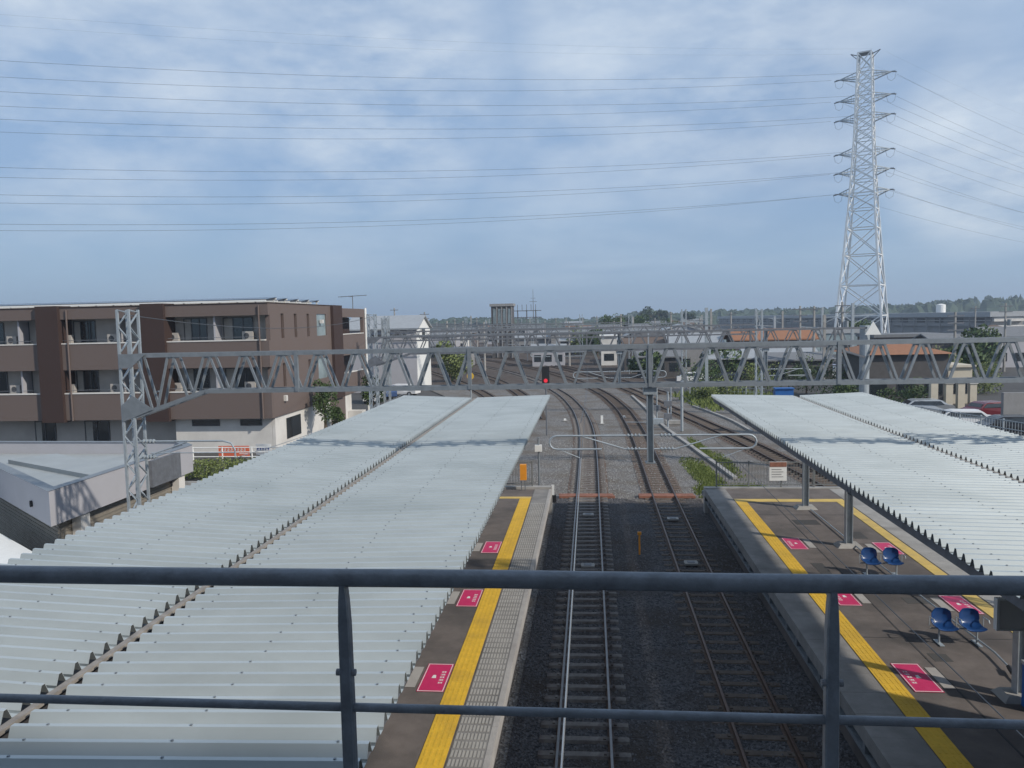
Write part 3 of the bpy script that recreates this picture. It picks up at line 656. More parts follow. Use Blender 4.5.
# ------------------------------------------------------------------ lattice mast + gantries
def lattice_mast(mb, x0, x1, y0, y1, z0, z1, leg=.06, lace=.035, cell=.42):
    for x in (x0, x1):
        for y in (y0, y1): mb.box(x-leg/2, y-leg/2, z0, x+leg/2, y+leg/2, z1)
    z = z0; k = 0
    while z < z1-.05:
        e = min(z+cell, z1)
        for y in (y0, y1): mb.bar((x0 if k%2 else x1, y, z), (x1 if k%2 else x0, y, e), lace, lace*.5)
        for x in (x0, x1): mb.bar((x, y0 if k%2 else y1, z), (x, y1 if k%2 else y0, e), lace, lace*.5)
        z = e; k += 1
    return mb
def gantry(label, Y, xa, xb, zt, zb, depth, panel, drops, mw, ztop, haunch=True, far=False, mast2='lattice', th=.075, msg='galv', node0=0, mtop=None):
    t = thing('catenary_gantry', label, 'gantry', ((xa+xb)/2, Y, 0), 'overhead line gantries')
    hw = 1.95 if haunch else 0
    for dy in (0, depth):
        part('top_chord', MB().box(xa, Y+dy-.035, zt-th, xb, Y+dy+.035, zt+.02), msg, t)
        bc = MB().box(xa+hw, Y+dy-.035, zb-.02, xb-hw, Y+dy+.035, zb+th)
        if haunch:
            bc.bar((xa+hw, Y+dy, zb+.03), (xa, Y+dy, zb-.62), .07, th+.02); bc.bar((xb-hw, Y+dy, zb+.03), (xb, Y+dy, zb-.62), .07, th+.02)
        part('bottom_chord', bc, msg, t)
        web = MB(); n0 = int(math.ceil((xa-node0)/panel)); x = node0+n0*panel
        while x < xb-.3:
            for s in (-1, 1):
                xe = x+s*panel*.42
                if xe < xa or xe > xb: continue
                if haunch and (xe < xa+hw): ze = zb-.62*(1-(xe-xa)/hw)+.05
                elif haunch and (xe > xb-hw): ze = zb-.62*(1-(xb-xe)/hw)+.05
                else: ze = zb+.03
                web.bar((x+s*.07, Y+dy, zt-.05), (xe, Y+dy, ze), .055, .05, up=(0, 1, 0))
            web.box(x-.075, Y+dy-.012, zt-.12, x+.075, Y+dy+.012, zt-th) if not far else None
            x += panel
        part('web', web, msg, t)
    if not far:
        cr_ = MB(); x = node0+math.ceil((xa-node0)/panel)*panel; k = 0
        while x < xb-.5:
            cr_.bar((x, Y, zt-.03), (x+panel/2 if k % 2 else x, Y+depth, zt-.03), .035, .035); cr_.bar((x+panel/2, Y, zb+.03), (x+(panel/2), Y+depth, zb+.03), .035, .035); x += panel; k += 1
        part('cross_bracing', cr_, msg, t)
        for xs in [node0-.5+i*4.47 for i in range(-5, 5)]:
            if xa+.5 < xs < xb-.5: part('splice_post', MB().box(xs-.045, Y-.05, zb, xs+.045, Y+.05, zt), msg, t)
    for i, xm in enumerate((xa, xb)):
        s = -1 if i == 0 else 1
        if i == 1 and mast2 == 'tube':
            part('mast', MB().tube([(xm, Y+depth/2, -.1), (xm, Y+depth/2, zt+.1)], .26, 14), 'galvl', t); continue
        mb = lattice_mast(MB(), xm-(mw if s < 0 else 0), xm+(mw if s > 0 else 0), Y-.02, Y+max(depth*.55, .42), -.1, ztop if mtop is None else mtop, cell=.36 if not far else 1.0, leg=.06 if not far else .10, lace=.04 if not far else .06)
        m = part('mast', mb, 'galvl', t)
        if not far:
            g = MB(); xi = xm+.02 if s < 0 else xm-.02
            g.add([(xm+s*mw, Y-.065, zt+.02), (xm-s*.42, Y-.065, zt-.0), (xm-s*.0, Y-.065, zt-.35), (xm+s*mw, Y-.065, zt-.35)], [(0,1,2,3)])
            g.add([(xm+s*mw, Y-.065, zb-.62-.12), (xm-s*.55, Y-.065, zb-.42), (xm+s*.0, Y-.065, zb-.05), (xm+s*mw, Y-.065, zb-.3)], [(0,1,2,3)])
            for h_ in (0, 4):
                gg = MB(); gg.add(g.v[h_:h_+4], [(0,1,2,3)])
                go = part('gusset', gg, msg, m); so_ = go.modifiers.new('t', 'SOLIDIFY'); so_.thickness = .015
    for xd, zd, arms in drops:
        d = part('drop_post', MB().box(xd-.078, Y+.08, zd, xd-.06, Y+.30, zt-.02).box(xd+.06, Y+.08, zd, xd+.078, Y+.30, zt-.02).box(xd-.059, Y+.20, zd, xd+.059, Y+.235, zt-.02) if not far else MB().box(xd-.08, Y, zd, xd+.08, Y+.16, zb), 'galvl', t)
        if not far:
            part('head_plate', MB().box(xd-.16, Y+.05, zb-.20, xd+.16, Y+.38, zb-.022), 'galvl', d)
            part('foot_plate', MB().box(xd-.12, Y+.06, zd-.03, xd+.12, Y+.36, zd), msg, d)
        for xe in arms:
            s = 1 if xe > xd else -1; r = .17
            za, zc = (5.92, 5.58) if not far and Y < 30 else (5.83, 5.47); x0 = xd+s*.62; xe2 = xe-s*.2
            pts = [(x0, Y+.1, za), (xe2, Y+.1, za)] + [(xe2+s*r*1.1*math.sin(a), Y+.1, (za+zc)/2+(za-zc)/2*math.cos(a)) for a in (.5, 1.0, 1.57, 2.1, 2.6)] + [(xe2, Y+.1, zc), (xd+s*(1.2 if not far else .62), Y+.1, zc)]
            a = part('bracket_arm', MB().tube(pts, .024 if not far else .03, 8), 'galvl', t)
            if not far:
                part('brace', MB().tube([(x0, Y+.1, zc), (xd+s*1.75, Y+.1, za)], .018, 8), 'galvl', a)
                for zi in (za, zc):
                    ins = MB().tube([(xd+s*.09, Y+.1, zi), (xd+s*.62, Y+.1, zi)], .018, 8)
                    for q in range(4): ins.tube([(xd+s*(.26+q*.09), Y+.1, zi), (xd+s*(.29+q*.09), Y+.1, zi)], .045, 12)
                    part('insulator', ins, 'galvl', a)
                part('steady_arm', MB().tube([(xe-s*.25, Y+.1, zc), (xd+s*1.75+0*s, Y+.1, 5.36)], .010, 6), 'galvl', a)
    return t
g1 = gantry('nearest overhead gantry, long grey truss above both canopies, lattice mast at its left', 19.8, -11.92, 13.2, 8.16, 7.14, .34, .985,
       [(1.45, 5.24, (-1.07, 4.03))], .31, 9.33, node0=1.95, th=.085)
mk = MB()
g2 = gantry('second overhead gantry just above the nearest truss, lattice mast beside the brown building', 45.0, -12.3, 14.9, 8.02, 7.0, .75, 1.2,
       [(1.6, 5.1, (-1.0, 4.2)), (9.6, 5.3, (12.0,))], .42, 9.35, mast2='tube', node0=.3, msg='galvd')
# left-hand bracket by the brown building: a bracket arm on the near mast
t2 = thing('feeder_bracket', 'white tubular bracket arm with insulators reaching right from the near lattice mast', 'bracket arm', (-11.95, 19.9, 5.4), 'mast bracket arms')
part('arm', MB().tube([(-11.9,19.9,5.86),(-11.2,19.9,5.86),(-9.6,19.9,5.86),(-9.38,19.9,5.80),(-9.28,19.9,5.62),(-9.28,19.9,5.45)], .024, 8), 'galvl', t2)
part('brace', MB().tube([(-11.9,19.9,5.4),(-10.6,19.9,5.83)], .02, 8), 'galvl', t2)
part('tie', MB().tube([(-11.6,19.9,5.55),(-9.28,19.9,5.55)], .014, 8), 'galvl', t2)
for zi in (5.86, 5.44):
    ins = MB().tube([(-11.85, 19.9, zi), (-11.4, 19.9, zi)], .018, 8)
    for q in range(4): ins.tube([(-11.78+q*.09, 19.9, zi), (-11.75+q*.09, 19.9, zi)], .06, 12)
    part('insulator', ins, 'galvl', t2)
YG = [(72, -18.5, 14.5), (98, -25, 11), (126, -33, 6), (156, -45, -2), (190, -62, -14), (230, -86, -36), (275, -118, -62), (325, -150, -95)]
ordn = ['third', 'fourth', 'fifth', 'sixth', 'seventh', 'eighth', 'ninth', 'tenth']
for i, (Y, a, b) in enumerate(YG):
    gantry(ordn[i]+' overhead gantry in line, far beyond the nearest truss', Y, a, b, 8.0+.05*(i%3), 7.1, .7, 1.6 if i < 3 else 2.4, [((a+b)/2-1, 5.3, ((a+b)/2-3.4, (a+b)/2+1.6)), (b-4, 5.4, ())], .5, 9.3+.35*(i%2), haunch=False, far=True, th=.10, msg='galv' if i % 2 else 'galvd')
# overhead wires
def wire(name, pts, r, m, label, cat, group):
    solo(name, MB().tube(pts, r, 5, cap=False), m, label, cat, tuple(pts[0]), group)
tr1 = [(-.27,-7),(-.27,19.9),(-.15,45.1),(-.9,72),(-4.3,98),(-11,126),(-22.5,156)]
tr2 = [(3.5,-7),(3.45,19.9),(3.5,45.1),(3.3,72),(.5,98),(-5.3,126),(-15.5,156)]
def spanpts(tr, z, sag, n=8):
    o = []
    for (x0, y0), (x1, y1) in zip(tr[:-1], tr[1:]):
        for k in range(n): q = k/n; o.append((x0+(x1-x0)*q, y0+(y1-y0)*q, z-sag*4*q*(1-q)))
    o.append((*tr[-1], z)); return o
GW = 'overhead wires above the tracks'
wire('contact_wire', spanpts(tr1[:2], 5.36, 0), .010, 'wirel', 'bright contact wire running to the nearest gantry above the left track', 'overhead wire', GW)
wire('contact_wire', spanpts(tr1[1:], 5.36, 0), .008, 'wire', 'contact wire above the left track beyond the nearest gantry', 'overhead wire', GW)
wire('contact_wire', spanpts(tr2, 5.36, 0), .006, 'wire', 'thin dark contact wire above the right track', 'overhead wire', GW)
wire('messenger_wire', spanpts(tr1[1:], 6.25, .45), .009, 'wire', 'sagging messenger wire above the left track', 'overhead wire', GW)
wire('messenger_wire', spanpts(tr2[1:], 6.25, .45), .009, 'wire', 'sagging messenger wire above the right track', 'overhead wire', GW)
wire('feeder_wire', spanpts([(-12.1,19.9),(-12.5,45.1),(-18.6,72),(-25,98)], 9.2, .5), .012, 'wire', 'feeder wire between the tops of the left lattice masts', 'overhead wire', GW)
wire('feeder_wire', spanpts([(-9.3,19.9),(-9.6,45.1),(-15,72)], 5.4, .3), .010, 'wirel', 'pale feeder wire running from the white bracket arm past the brown building', 'overhead wire', GW)
# signals and lineside posts
t = thing('railway_signal', 'black signal head showing red above the left track, far beyond the nearest truss', 'signal', (-3.4, 60.5, 0))
part('post', MB().tube([(-3.4,60.5,0),(-3.4,60.5,4.0)], .06, 8), 'galvd', t)
part('head', MB().box(-3.68,60.3,3.9,-3.12,60.5,5.25), 'black', t)
lens = bpy.data.materials.new('red_lamp'); lens.use_nodes = True; lb_ = lens.node_tree.nodes['Principled BSDF']
lb_.inputs['Base Color'].default_value = (.5, .01, .02, 1); lb_.inputs['Emission Color'].default_value = (1, .05, .08, 1); lb_.inputs['Emission Strength'].default_value = .45
part('red_lamp', MB().tube([(-3.4,60.29,4.2),(-3.4,60.26,4.2)], .15, 14), lens, t)
t = thing('speed_marker', 'yellow round marker board on a pale post behind the left canopy', 'sign', (-9.1, 60, 0))
part('post', MB().tube([(-9.1,60.1,0),(-9.1,60.1,5.1)], .05, 8), 'galvl', t)
part('disc', MB().tube([(-9.1,60.0,4.65),(-9.1,59.96,4.65)], .27, 16), 'yel', t)
def lpost(px, pyb, pyt, label, w=.09, box=None):
    b = onz(px, pyb, 0); tz = ony(px, pyt, b.y).z
    t = thing('lineside_post', label, 'post', tuple(b), 'lineside posts by the siding')
    part('pole', MB().tube([(b.x,b.y,0),(b.x,b.y,tz)], w, 8), 'galvl', t)
    if box:
        for zq in box: part('box', MB().box(b.x-.3, b.y-.15, tz*zq, b.x+.3, b.y+.15, tz*zq+.45), 'galvd', t)
lpost(682, 431, 381, 'tall pale post between the second track and the siding', .11)
lpost(668, 428, 392, 'shorter post with equipment boxes just right of the drop post', .08, (.25, .6))
lpost(657, 420, 388, 'slim post half hidden behind the drop post', .06, (.3,))
lpost(671, 421, 383, 'slender lamp post beside the siding, left of the tall pale post', .05)
t = thing('switch_machine', 'low cluster of pale equipment boxes beside the concrete trough', 'track equipment', tuple(onz(662,424,0)))
b0 = onz(662,424,0)
part('casing', MB().box(b0.x-.9,b0.y-.4,0,b0.x+.1,b0.y+.3,.45), 'galvl', t); part('casing', MB().box(b0.x+.3,b0.y-.2,0,b0.x+1.5,b0.y+.3,.3), 'conc', t)
part('rod', MB().bar((b0.x-3,b0.y+.5,.12),(b0.x-.9,b0.y,.15),.07), 'galvl', t)
for k, (px, py, lb) in enumerate([(602,424,'white sensor peg beside the left track curve'), (565,421,'small pale marker between the rails of the left track curve'), (624,418,'pale box between the rails of the right track curve')]):
    p = onz(px, py, 0)
    t = thing('track_marker', lb, 'track marker', tuple(p), 'small markers along the curve')
    part('peg', MB().box(p.x-.10,p.y-.1,0,p.x+.10,p.y+.1,.7 if k == 0 else .2), 'white', t); part('foot', MB().box(p.x-.2,p.y-.2,0,p.x+.2,p.y+.2,.06), 'conc', t)
# ------------------------------------------------------------------ brown building
BY = 53.0; BXR = -21.9; BXL = -62.0; BYE = 76.5
t = thing('apartment_building', 'three-storey brown tiled building with recessed balconies and solar panels on its flat roof', 'building', ((BXL+BXR)/2, 62, -.1))
def fx(px, y=380): return ony(px, y, BY).x
def ry(px): return onx(px, 380, BXR).y
# core walls
part('core', MB().box(BXL, BY+1.3, -.1, BXR-.35, onx(338,380,BXR).y, 10.0), 'dimw', t)
part('core', MB().box(BXL, onx(338,380,BXR).y+.01, -.1, BXR-1.6, BYE-.4, 10.0), 'dimw', t)
part('roof_slab', MB().box(BXL, BY+.35, 10.0, BXR-.35, BYE-.4, 10.12), 'groof', t)
for z0, z1 in ((2.42, 4.28), (5.98, 7.80), (9.55, 10.36)):
    part('tiled_band', MB().box(BXL, BY, z0, BXR, BY+.25, z1), 'brown', t)
    if z1 < 10: part('sill_coping', MB().box(BXL, BY-.04, z1+.003, BXR-.3, BY+.29, z1+.09), 'offw', t)
    part('balcony_slab', MB().box(BXL, BY+.251, z0+.02, BXR-.301, BY+1.29, z0+.2), 'offw', t)
# dark brown vertical bays
for pa, pb in ((42, 64), (146, 169)):
    part('dark_bay', MB().box(fx(pa), BY-.28, 2.3, fx(pb), BY+1.25, 10.5), 'dbrown', t)
for pa in (-60, -140):
    part('dark_bay', MB().box(fx(pa), BY-.28, 2.3, fx(pa)+1.7, BY+1.25, 10.5), 'dbrown', t)
# partitions between balconies, pale end piers
for z0, z1 in ((7.8, 9.55), (4.28, 5.98)):
    for px in (19, 118, 215):
        part('partition', MB().box(fx(px)-.06, BY+.3, z0, fx(px)+.06, BY+1.29, z1), 'lav', t)
def fxw(px): return ony(px, 380, BY+1.3).x
def window(parent, x0, x1, y, z0, z1, n=2, cur=True, mid='glass'):
    w = part('window', MB().box(x0, y-.06, z0, x1, y-.0, z0+.06).box(x0, y-.06, z1-.06, x1, y, z1).box(x0, y-.06, z0+.06, x0+.06, y, z1-.06).box(x1-.06, y-.06, z0+.06, x1, y, z1-.06), 'frame', parent)
    part('pane', MB().box(x0+.06, y-.03, z0+.06, x1-.06, y-.01, z1-.06), mid, w)
    mb = MB()
    for k in range(1, n): xx = x0+(x1-x0)*k/n; mb.box(xx-.03, y-.07, z0+.06, xx+.03, y-.031, z1-.06)
    if n > 1: part('mullion', mb, 'frame', w)
    if cur: part('curtain', MB().box(x0+.07, y-.034, z0+.07, x0+(x1-x0)*.32, y-.0305, z1-.07), 'curt', w)
    return w
wy = BY+1.3
for z0, z1 in ((7.85, 9.45), (4.33, 5.9)):
    for pa, pb, n in ((-12, 8, 2), (23, 33, 1), (77, 99, 3), (-50, -32, 2), (-100, -80, 2), (187, 210, 3), (226, 256, 3)):
        window(t, fxw(pa), fxw(pb), wy, z0, z1, n)
    rl = MB()
    for pa, pb in ((-12, 34), (62, 139), (169, 262)): rl.tube([(fx(pa), BY+.15, z0+.22), (fx(pb), BY+.15, z0+.22)], .02, 6)
    part('balcony_rail', rl, 'galvd', t)
for pa, pb in ((32, 53), (82, 107)): window(t, fxw(pa), fxw(pb), wy, .2, 2.25, 2)
for pa, pb in ((185, 213), (234, 256)): window(t, fx(pa), fx(pb), wy-.6, 1.85, 2.3, 1, cur=False)
for z0 in (4.33, 7.85):
    for pa in (66, 112, 172, 246, 12):
        x_ = ony(pa, 380, BY+1.0).x
        u_ = part('outdoor_unit', MB().box(x_, BY+.75, z0, x_+.75, BY+1.05, z0+.6), 'dimw', t); part('fan_grille', MB().tube([(x_+.3, BY+.745, z0+.3), (x_+.3, BY+.735, z0+.3)], .2, 12), 'frame', u_)
for pa in (71, 134, 262):
    part('downpipe', MB().tube([(fx(pa), BY-.08, 2.4), (fx(pa), BY-.08, 10.2)], .06, 8), 'brown', t)
part('ground_wall', MB().box(fx(168), BY+.7, -.1, BXR-.36, BY+1.29, 2.4), 'offw', t)
# right-hand end wall facing the tracks (x = BXR)
yA, yB, yC, yD = BY+.26, ry(333), ry(342), BYE
zt = 10.36
ew = MB()
# wall with openings: assemble from pieces between openings
def wallx(mb, y0, y1, z0, z1, x0=BXR-.3, x1=BXR): mb.box(x0, y0, z0, x1, y1, z1)
slots = [ry(285), ry(298), ry(310.5)]; swd = .55; wn = (ry(319), ry(328.5))
cuts = sorted([(s-swd/2, s+swd/2) for s in slots] + [wn]); yp = yA
for a, b in cuts: wallx(ew, yp, a, 2.42, zt); yp = b
wallx(ew, yp, yB, 2.42, zt)
for a, b in cuts:
    wallx(ew, a, b, 2.42, 4.4); wallx(ew, a, b, 6.1, 7.9); wallx(ew, a, b, 9.65, zt)
part('end_wall', ew, 'brown', t)
for i, (a, b) in enumerate(cuts):
    for z0, z1 in ((4.4, 6.1), (7.9, 9.65)):
        part('slot_window' if i < 3 else 'end_window', MB().box(BXR-.28, a, z0, BXR-.16 if i < 3 else BXR-.08, b, z1), 'dbrown' if i < 3 else 'glassb', t)
part('dark_bay', MB().box(BXR-.3, yB, 2.42, BXR+.25, yC, 10.42), 'dbrown', t)
lg = MB(); yE = yD
wallx(lg, yC, yD, 2.42, 4.35); wallx(lg, yC, yD, 5.98, 7.85); wallx(lg, yC, yD, 9.4, 10.2)
lg.box(BXR-.3, yD-.5, 4.35, BXR, yD, 5.98).box(BXR-.3, yD-.5, 7.85, BXR, yD, 9.4)
part('loggia_wall', lg, 'brown', t)
part('loggia_back', MB().box(BXR-1.5, yC, 4.35, BXR-1.4, yD-.4, 9.4), 'dbrown', t)
for z0 in (4.35, 7.85):
    part('loggia_coping', MB().box(BXR-.34, yC, z0, BXR+.05, yD-.5, z0+.07), 'offw', t)
    part('loggia_door', MB().box(BXR-1.39, yC+2.2, z0, BXR-1.3, yC+3.4, z0+1.5), 'white', t)
part('downpipe', MB().tube([(BXR+.1, yD+.05, 0), (BXR+.1, yD+.05, 10.3)], .12, 8), 'white', t)
gb = MB(); wallx(gb, BY+.7, ry(352), -.1, 2.41, BXR-.34, BXR-.12); part('base_wall', gb, 'offw', t)
part('end_window', MB().box(BXR-.13, ry(286), .6, BXR-.06, ry(300), 2.1), 'glass', t)
part('end_door', MB().box(BXR-.13, ry(331), -.1, BXR-.04, ry(345), 2.6), 'brown', t)
part('wall_lamp', MB().box(BXR, ry(322), 8.9, BXR+.25, ry(322)+.3, 9.2), 'offw', t); part('wall_lamp', MB().box(BXR, ry(284.5)-.3, 3.4, BXR+.2, ry(284.5), 3.8), 'offw', t)
part('garden_wall', MB().box(BXR-.1, ry(348), -.1, BXR+1.2, ry(352), .9), 'offw', t)
part('parapet_cap', MB().box(BXL, BY-.05, 10.363, BXR+.04, BY+.3, 10.42).box(BXR-.34, BY+.3, 10.363, BXR+.04, yB, 10.42), 'dbrown', t)
rows5 = ['front', 'second', 'third', 'fourth', 'rear']
for i in range(5):
    yy = BY+1.0+i*2.35
    s = thing('solar_array', rows5[i]+' row of tilted solar panels along the brown building roof', 'solar panels', (-42, yy, 10.12), 'rows of solar panels on the flat roof')
    xe = BXR-.6 if i else BXR-.5
    part('panel', MB().add([(BXL, yy, 10.62), (xe, yy, 10.62), (xe, yy+1.9, 10.80), (BXL, yy+1.9, 10.80), (BXL, yy, 10.66), (xe, yy, 10.66), (xe, yy+1.9, 10.84), (BXL, yy+1.9, 10.84)],
                           [(3,2,1,0),(4,5,6,7),(0,1,5,4),(1,2,6,5),(2,3,7,6),(3,0,4,7)]), 'solar', s)
    part('rack_rail', MB().box(BXL, yy-.04, 10.50, xe, yy+.03, 10.615).box(BXL, yy+1.8, 10.66, xe, yy+1.88, 10.77), 'white', s)
    lgm = MB(); x = xe-.2
    while x > BXL: lgm.box(x-.05, yy-.03, 10.12, x+.05, yy+.03, 10.5).box(x-.05, yy+1.8, 10.12, x+.05, yy+1.86, 10.65); x -= 1.35
    part('rack_leg', lgm, 'white', s)
t = thing('roof_antenna', 'small antenna cluster on the far right corner of the brown building roof', 'antenna', (BXR-.8, yD-1, 10.1))
part('mast', MB().tube([(BXR-.8,yD-1,10.1),(BXR-.8,yD-1,11.5)], .04, 6), 'galvd', t)
part('boom', MB().bar((BXR-2.2,yD-1,11.4),(BXR+.6,yD-1,11.5),.06).bar((BXR-2,yD-1.5,11.4),(BXR-2,yD-.5,11.4),.05).bar((BXR-1,yD-1.5,11.4),(BXR-1,yD-.5,11.4),.05), 'galvd', t)
# ------------------------------------------------------------------ pale flat-roofed station annex at left
P = [(-15.65, 21.4), (-15.7, 29.9), (-16.6, 30.9), (-27.0, 31.4), (-27.0, 30.9)]
t = thing('station_annex', 'low pale annex with an angular flat roof fascia over shuttered brown walls', 'building', (-19, 28, 0))
def offset(poly, d):
    n = len(poly); a = sum(poly[i][0]*poly[(i+1)%n][1]-poly[(i+1)%n][0]*poly[i][1] for i in range(n)); sg = 1 if a > 0 else -1; o = []
    for i in range(n):
        p0, p1, p2 = Vector(poly[i-1]), Vector(poly[i]), Vector(poly[(i+1)%n])
        e1 = (p1-p0).normalized(); e2 = (p2-p1).normalized(); n1_ = Vector((-e1.y, e1.x))*sg; n2_ = Vector((-e2.y, e2.x))*sg
        m = (n1_+n2_).normalized(); o.append(tuple(p1 + m*(d/max(.3, m.dot(n1_)))))
    return o
inner = offset(P, .25); wall = offset(P, .42)
fas = MB(); n = len(P)
for i in range(n):
    a, b, c, d = P[i], P[(i+1)%n], inner[(i+1)%n], inner[i]
    fas.add([(*a,3.15),(*b,3.15),(*c,3.15),(*d,3.15),(*a,4.2),(*b,4.2),(*c,4.2),(*d,4.2)], [(0,1,2,3),(7,6,5,4),(0,4,5,1),(2,6,7,3)])
part('fascia', fas, 'lav', t)
part('fascia_cap', MB().add([(*q, 4.206) for q in offset(P, -.03)]+[(*q, 4.206) for q in offset(P, .3)], [(i, (i+1)%n, n+(i+1)%n, n+i) for i in range(n)]), 'galv', t)
part('roof', MB().prism(offset(P, .26), 3.55, 3.72), 'lavroof', t)
part('roof_ridge', MB().prism([(-22.5,28.6),(-16.6,25.2),(-16.4,26.6),(-21.5,30.0)], 3.72, 3.88), 'lavroof', t)
part('soffit', MB().prism(offset(P, .26), 3.18, 3.24), 'dwall', t)
part('wall', MB().prism(wall, -.1, 3.17), 'slat', t)
sl_ = MB()
for i in range(n):
    a, b = Vector(wall[i]), Vector(wall[(i+1)%n])
    for k in range(24): z = .1+k*.125; sl_.bar((a.x, a.y, z), (b.x, b.y, z), .05, .035)
part('slats', sl_, 'slat', t)
part('pier', MB().box(-16.05, 22.9, -.1, -15.75, 23.35, 3.17), 'offw', t)
part('pier', MB().box(-16.08, 28.9, -.1, -15.78, 29.35, 3.17), 'offw', t)
lt = P[0]; part('round_lamp', MB().tube([(-17.1,22.64,3.55),(-17.16,22.58,3.55)], .1, 10), 'black', t)
t = thing('shelter_roof', 'white flat shelter roof below the annex at the left frame edge', 'shelter', (-20, 18.5, 0))
part('roof', MB().prism([(-15.6,20.9),(-12.8,16.0),(-26,13),(-26,24.5),(-19.9,24.2)], 2.25, 2.4), 'white', t)
for x, y in ((-14, 17), (-24, 15), (-24.5, 22)): part('post', MB().box(x-.06, y-.06, -.1, x+.06, y+.06, 2.25), 'galvl', t)
t = thing('service_mast_panel', 'pale service panel with conduits on the annex side behind the lattice mast', 'panel', (-15.5, 27.5, 3.15))
part('louvre', MB().box(-15.62, 26.6, 3.2, -15.5, 28.6, 4.15), 'galvd', t)
# ------------------------------------------------------------------ pylon
def pylon(loc, label, rz, group='lattice pylons'):
    t = thing('transmission_pylon', label, 'pylon', loc, group, rz)
    prof = [(0, 6.0), (8, 5.45), (16, 4.8), (26, 3.95), (34, 3.4), (41, 2.95), (54, 2.25), (66, 1.9), (76, 1.6)]
    def hw(z):
        for (a, w0), (b, w1) in zip(prof[:-1], prof[1:]):
            if a <= z <= b: return w0+(w1-w0)*(z-a)/(b-a)
        return prof[-1][1]
    lg = MB()
    for sx in (-1, 1):
        for sy in (-1, 1):
            m = MB()
            for (a, w0), (b, w1) in zip(prof[:-1], prof[1:]): m.bar((sx*w0, sy*w0, a), (sx*w1, sy*w1, b), .50 if a < 34 else .36)
            part('leg', m, 'pyl', t, local=True)
    br = MB(); zs = [0, 8, 16, 24, 31, 36, 40, 43.5, 47, 50.5, 54, 57, 60, 63, 66, 69, 72, 76]
    for a, b in zip(zs[:-1], zs[1:]):
        w0, w1 = hw(a), hw(b); th = .26 if a < 31 else .19
        for (x0, y0, x1, y1) in ((-1,-1,1,-1),(1,-1,1,1),(1,1,-1,1),(-1,1,-1,-1)):
            br.bar((x0*w0, y0*w0, a), (x1*w1, y1*w1, b), th); br.bar((x1*w0, y1*w0, a), (x0*w1, y0*w1, b), th)
            br.bar((x0*w1, y0*w1, b), (x1*w1, y1*w1, b), th)
    part('bracing', br, 'pyl', t, local=True)
    lv = [39.6, 45.0, 50.0, 58.8, 63.8, 69.4]; L_ = 6.3; att = []
    for i, z in enumerate(lv):
        w = hw(z)
        for s in (-1, 1):
            m = MB(); tip = (s*L_, 0, z+.9)
            for sy in (-1, 1):
                m.bar((s*w, sy*w, z), tip, .24); m.bar((s*w, sy*w, z+1.7), tip, .2)
                for q in (.25, .5, .75): m.bar((s*(w+(L_-w)*q), sy*w*(1-q), z+.9*q), (s*(w+(L_-w)*q), sy*w*(1-q), z+1.7-.8*q), .09)
            for q in (.2, .45, .7): m.bar((s*(w+(L_-w)*q), -w*(1-q), z+.9*q), (s*(w+(L_-w)*(q+.2)), w*(1-q-.2), z+.9*(q+.2)), .08)
            m.box(s*L_-.9, -.12, z+.8, s*L_+.9, .12, z+1.05)
            a = part('crossarm', m, 'galvl', t, local=True)
            ins = MB()
            for dx, dy in ((-1, .35), (1, .35)):
                p, q = Vector(tip), Vector(tip)+Vector((dx*1.2, dy*(-1), -.3)); ins.tube([p, p.lerp(q, .3), q], .16, 6)
            ins.tube([Vector(tip)+Vector((-1.1,-.3,-.4)), Vector(tip)+Vector((-.8,-.2,-1.8)), Vector(tip)+Vector((0,0,-2.3)), Vector(tip)+Vector((.8,-.2,-1.8)), Vector(tip)+Vector((1.1,-.3,-.4))], .035, 4)
            part('insulator', ins, 'galvd', a, local=True)
            att.append((tip[0], tip[1], tip[2]-.2, i, s))
    m = MB()
    for s in (-1, 1): m.bar((s*1.5, 0, 75.6), (s*3.6, 0, 76.4), .2); m.bar((s*1.5, 0, 74.4), (s*3.6, 0, 76.4), .16)
    m.box(-1.7, -1.6, 75.9, 1.7, 1.6, 76.2); part('top_arm', m, 'galvd', t, local=True)
    for s in (-1, 1): att.append((s*3.6, 0, 76.3, 6, s))
    return t, att
PA = (72.3, 222.5, -.1)
RZ = rad(-27)
pt, att = pylon(PA, 'tall white lattice pylon with six pairs of crossarms rising at the right', RZ)
index_children(pt)
def w_at(loc, rz, a): c, s = math.cos(rz), math.sin(rz); return Vector((loc[0]+a[0]*c-a[1]*s, loc[1]+a[0]*s+a[1]*c, loc[2]+a[2]))
PBl, PCl = (-305, 66, -.1), (361, 489, -.1)
for loc, rz, lb in ((PBl, rad(-80), 'lattice pylon of the same line outside the frame to the left'), (PCl, rad(-48), 'distant lattice pylon of the same line outside the frame to the right')):
    c = copy_tree(pt); c.location = loc; c.rotation_euler.z = rz; c['label'] = lb
lvn = ['lowest', 'second lowest', 'third lowest', 'third highest', 'second highest', 'highest', 'topmost thin']
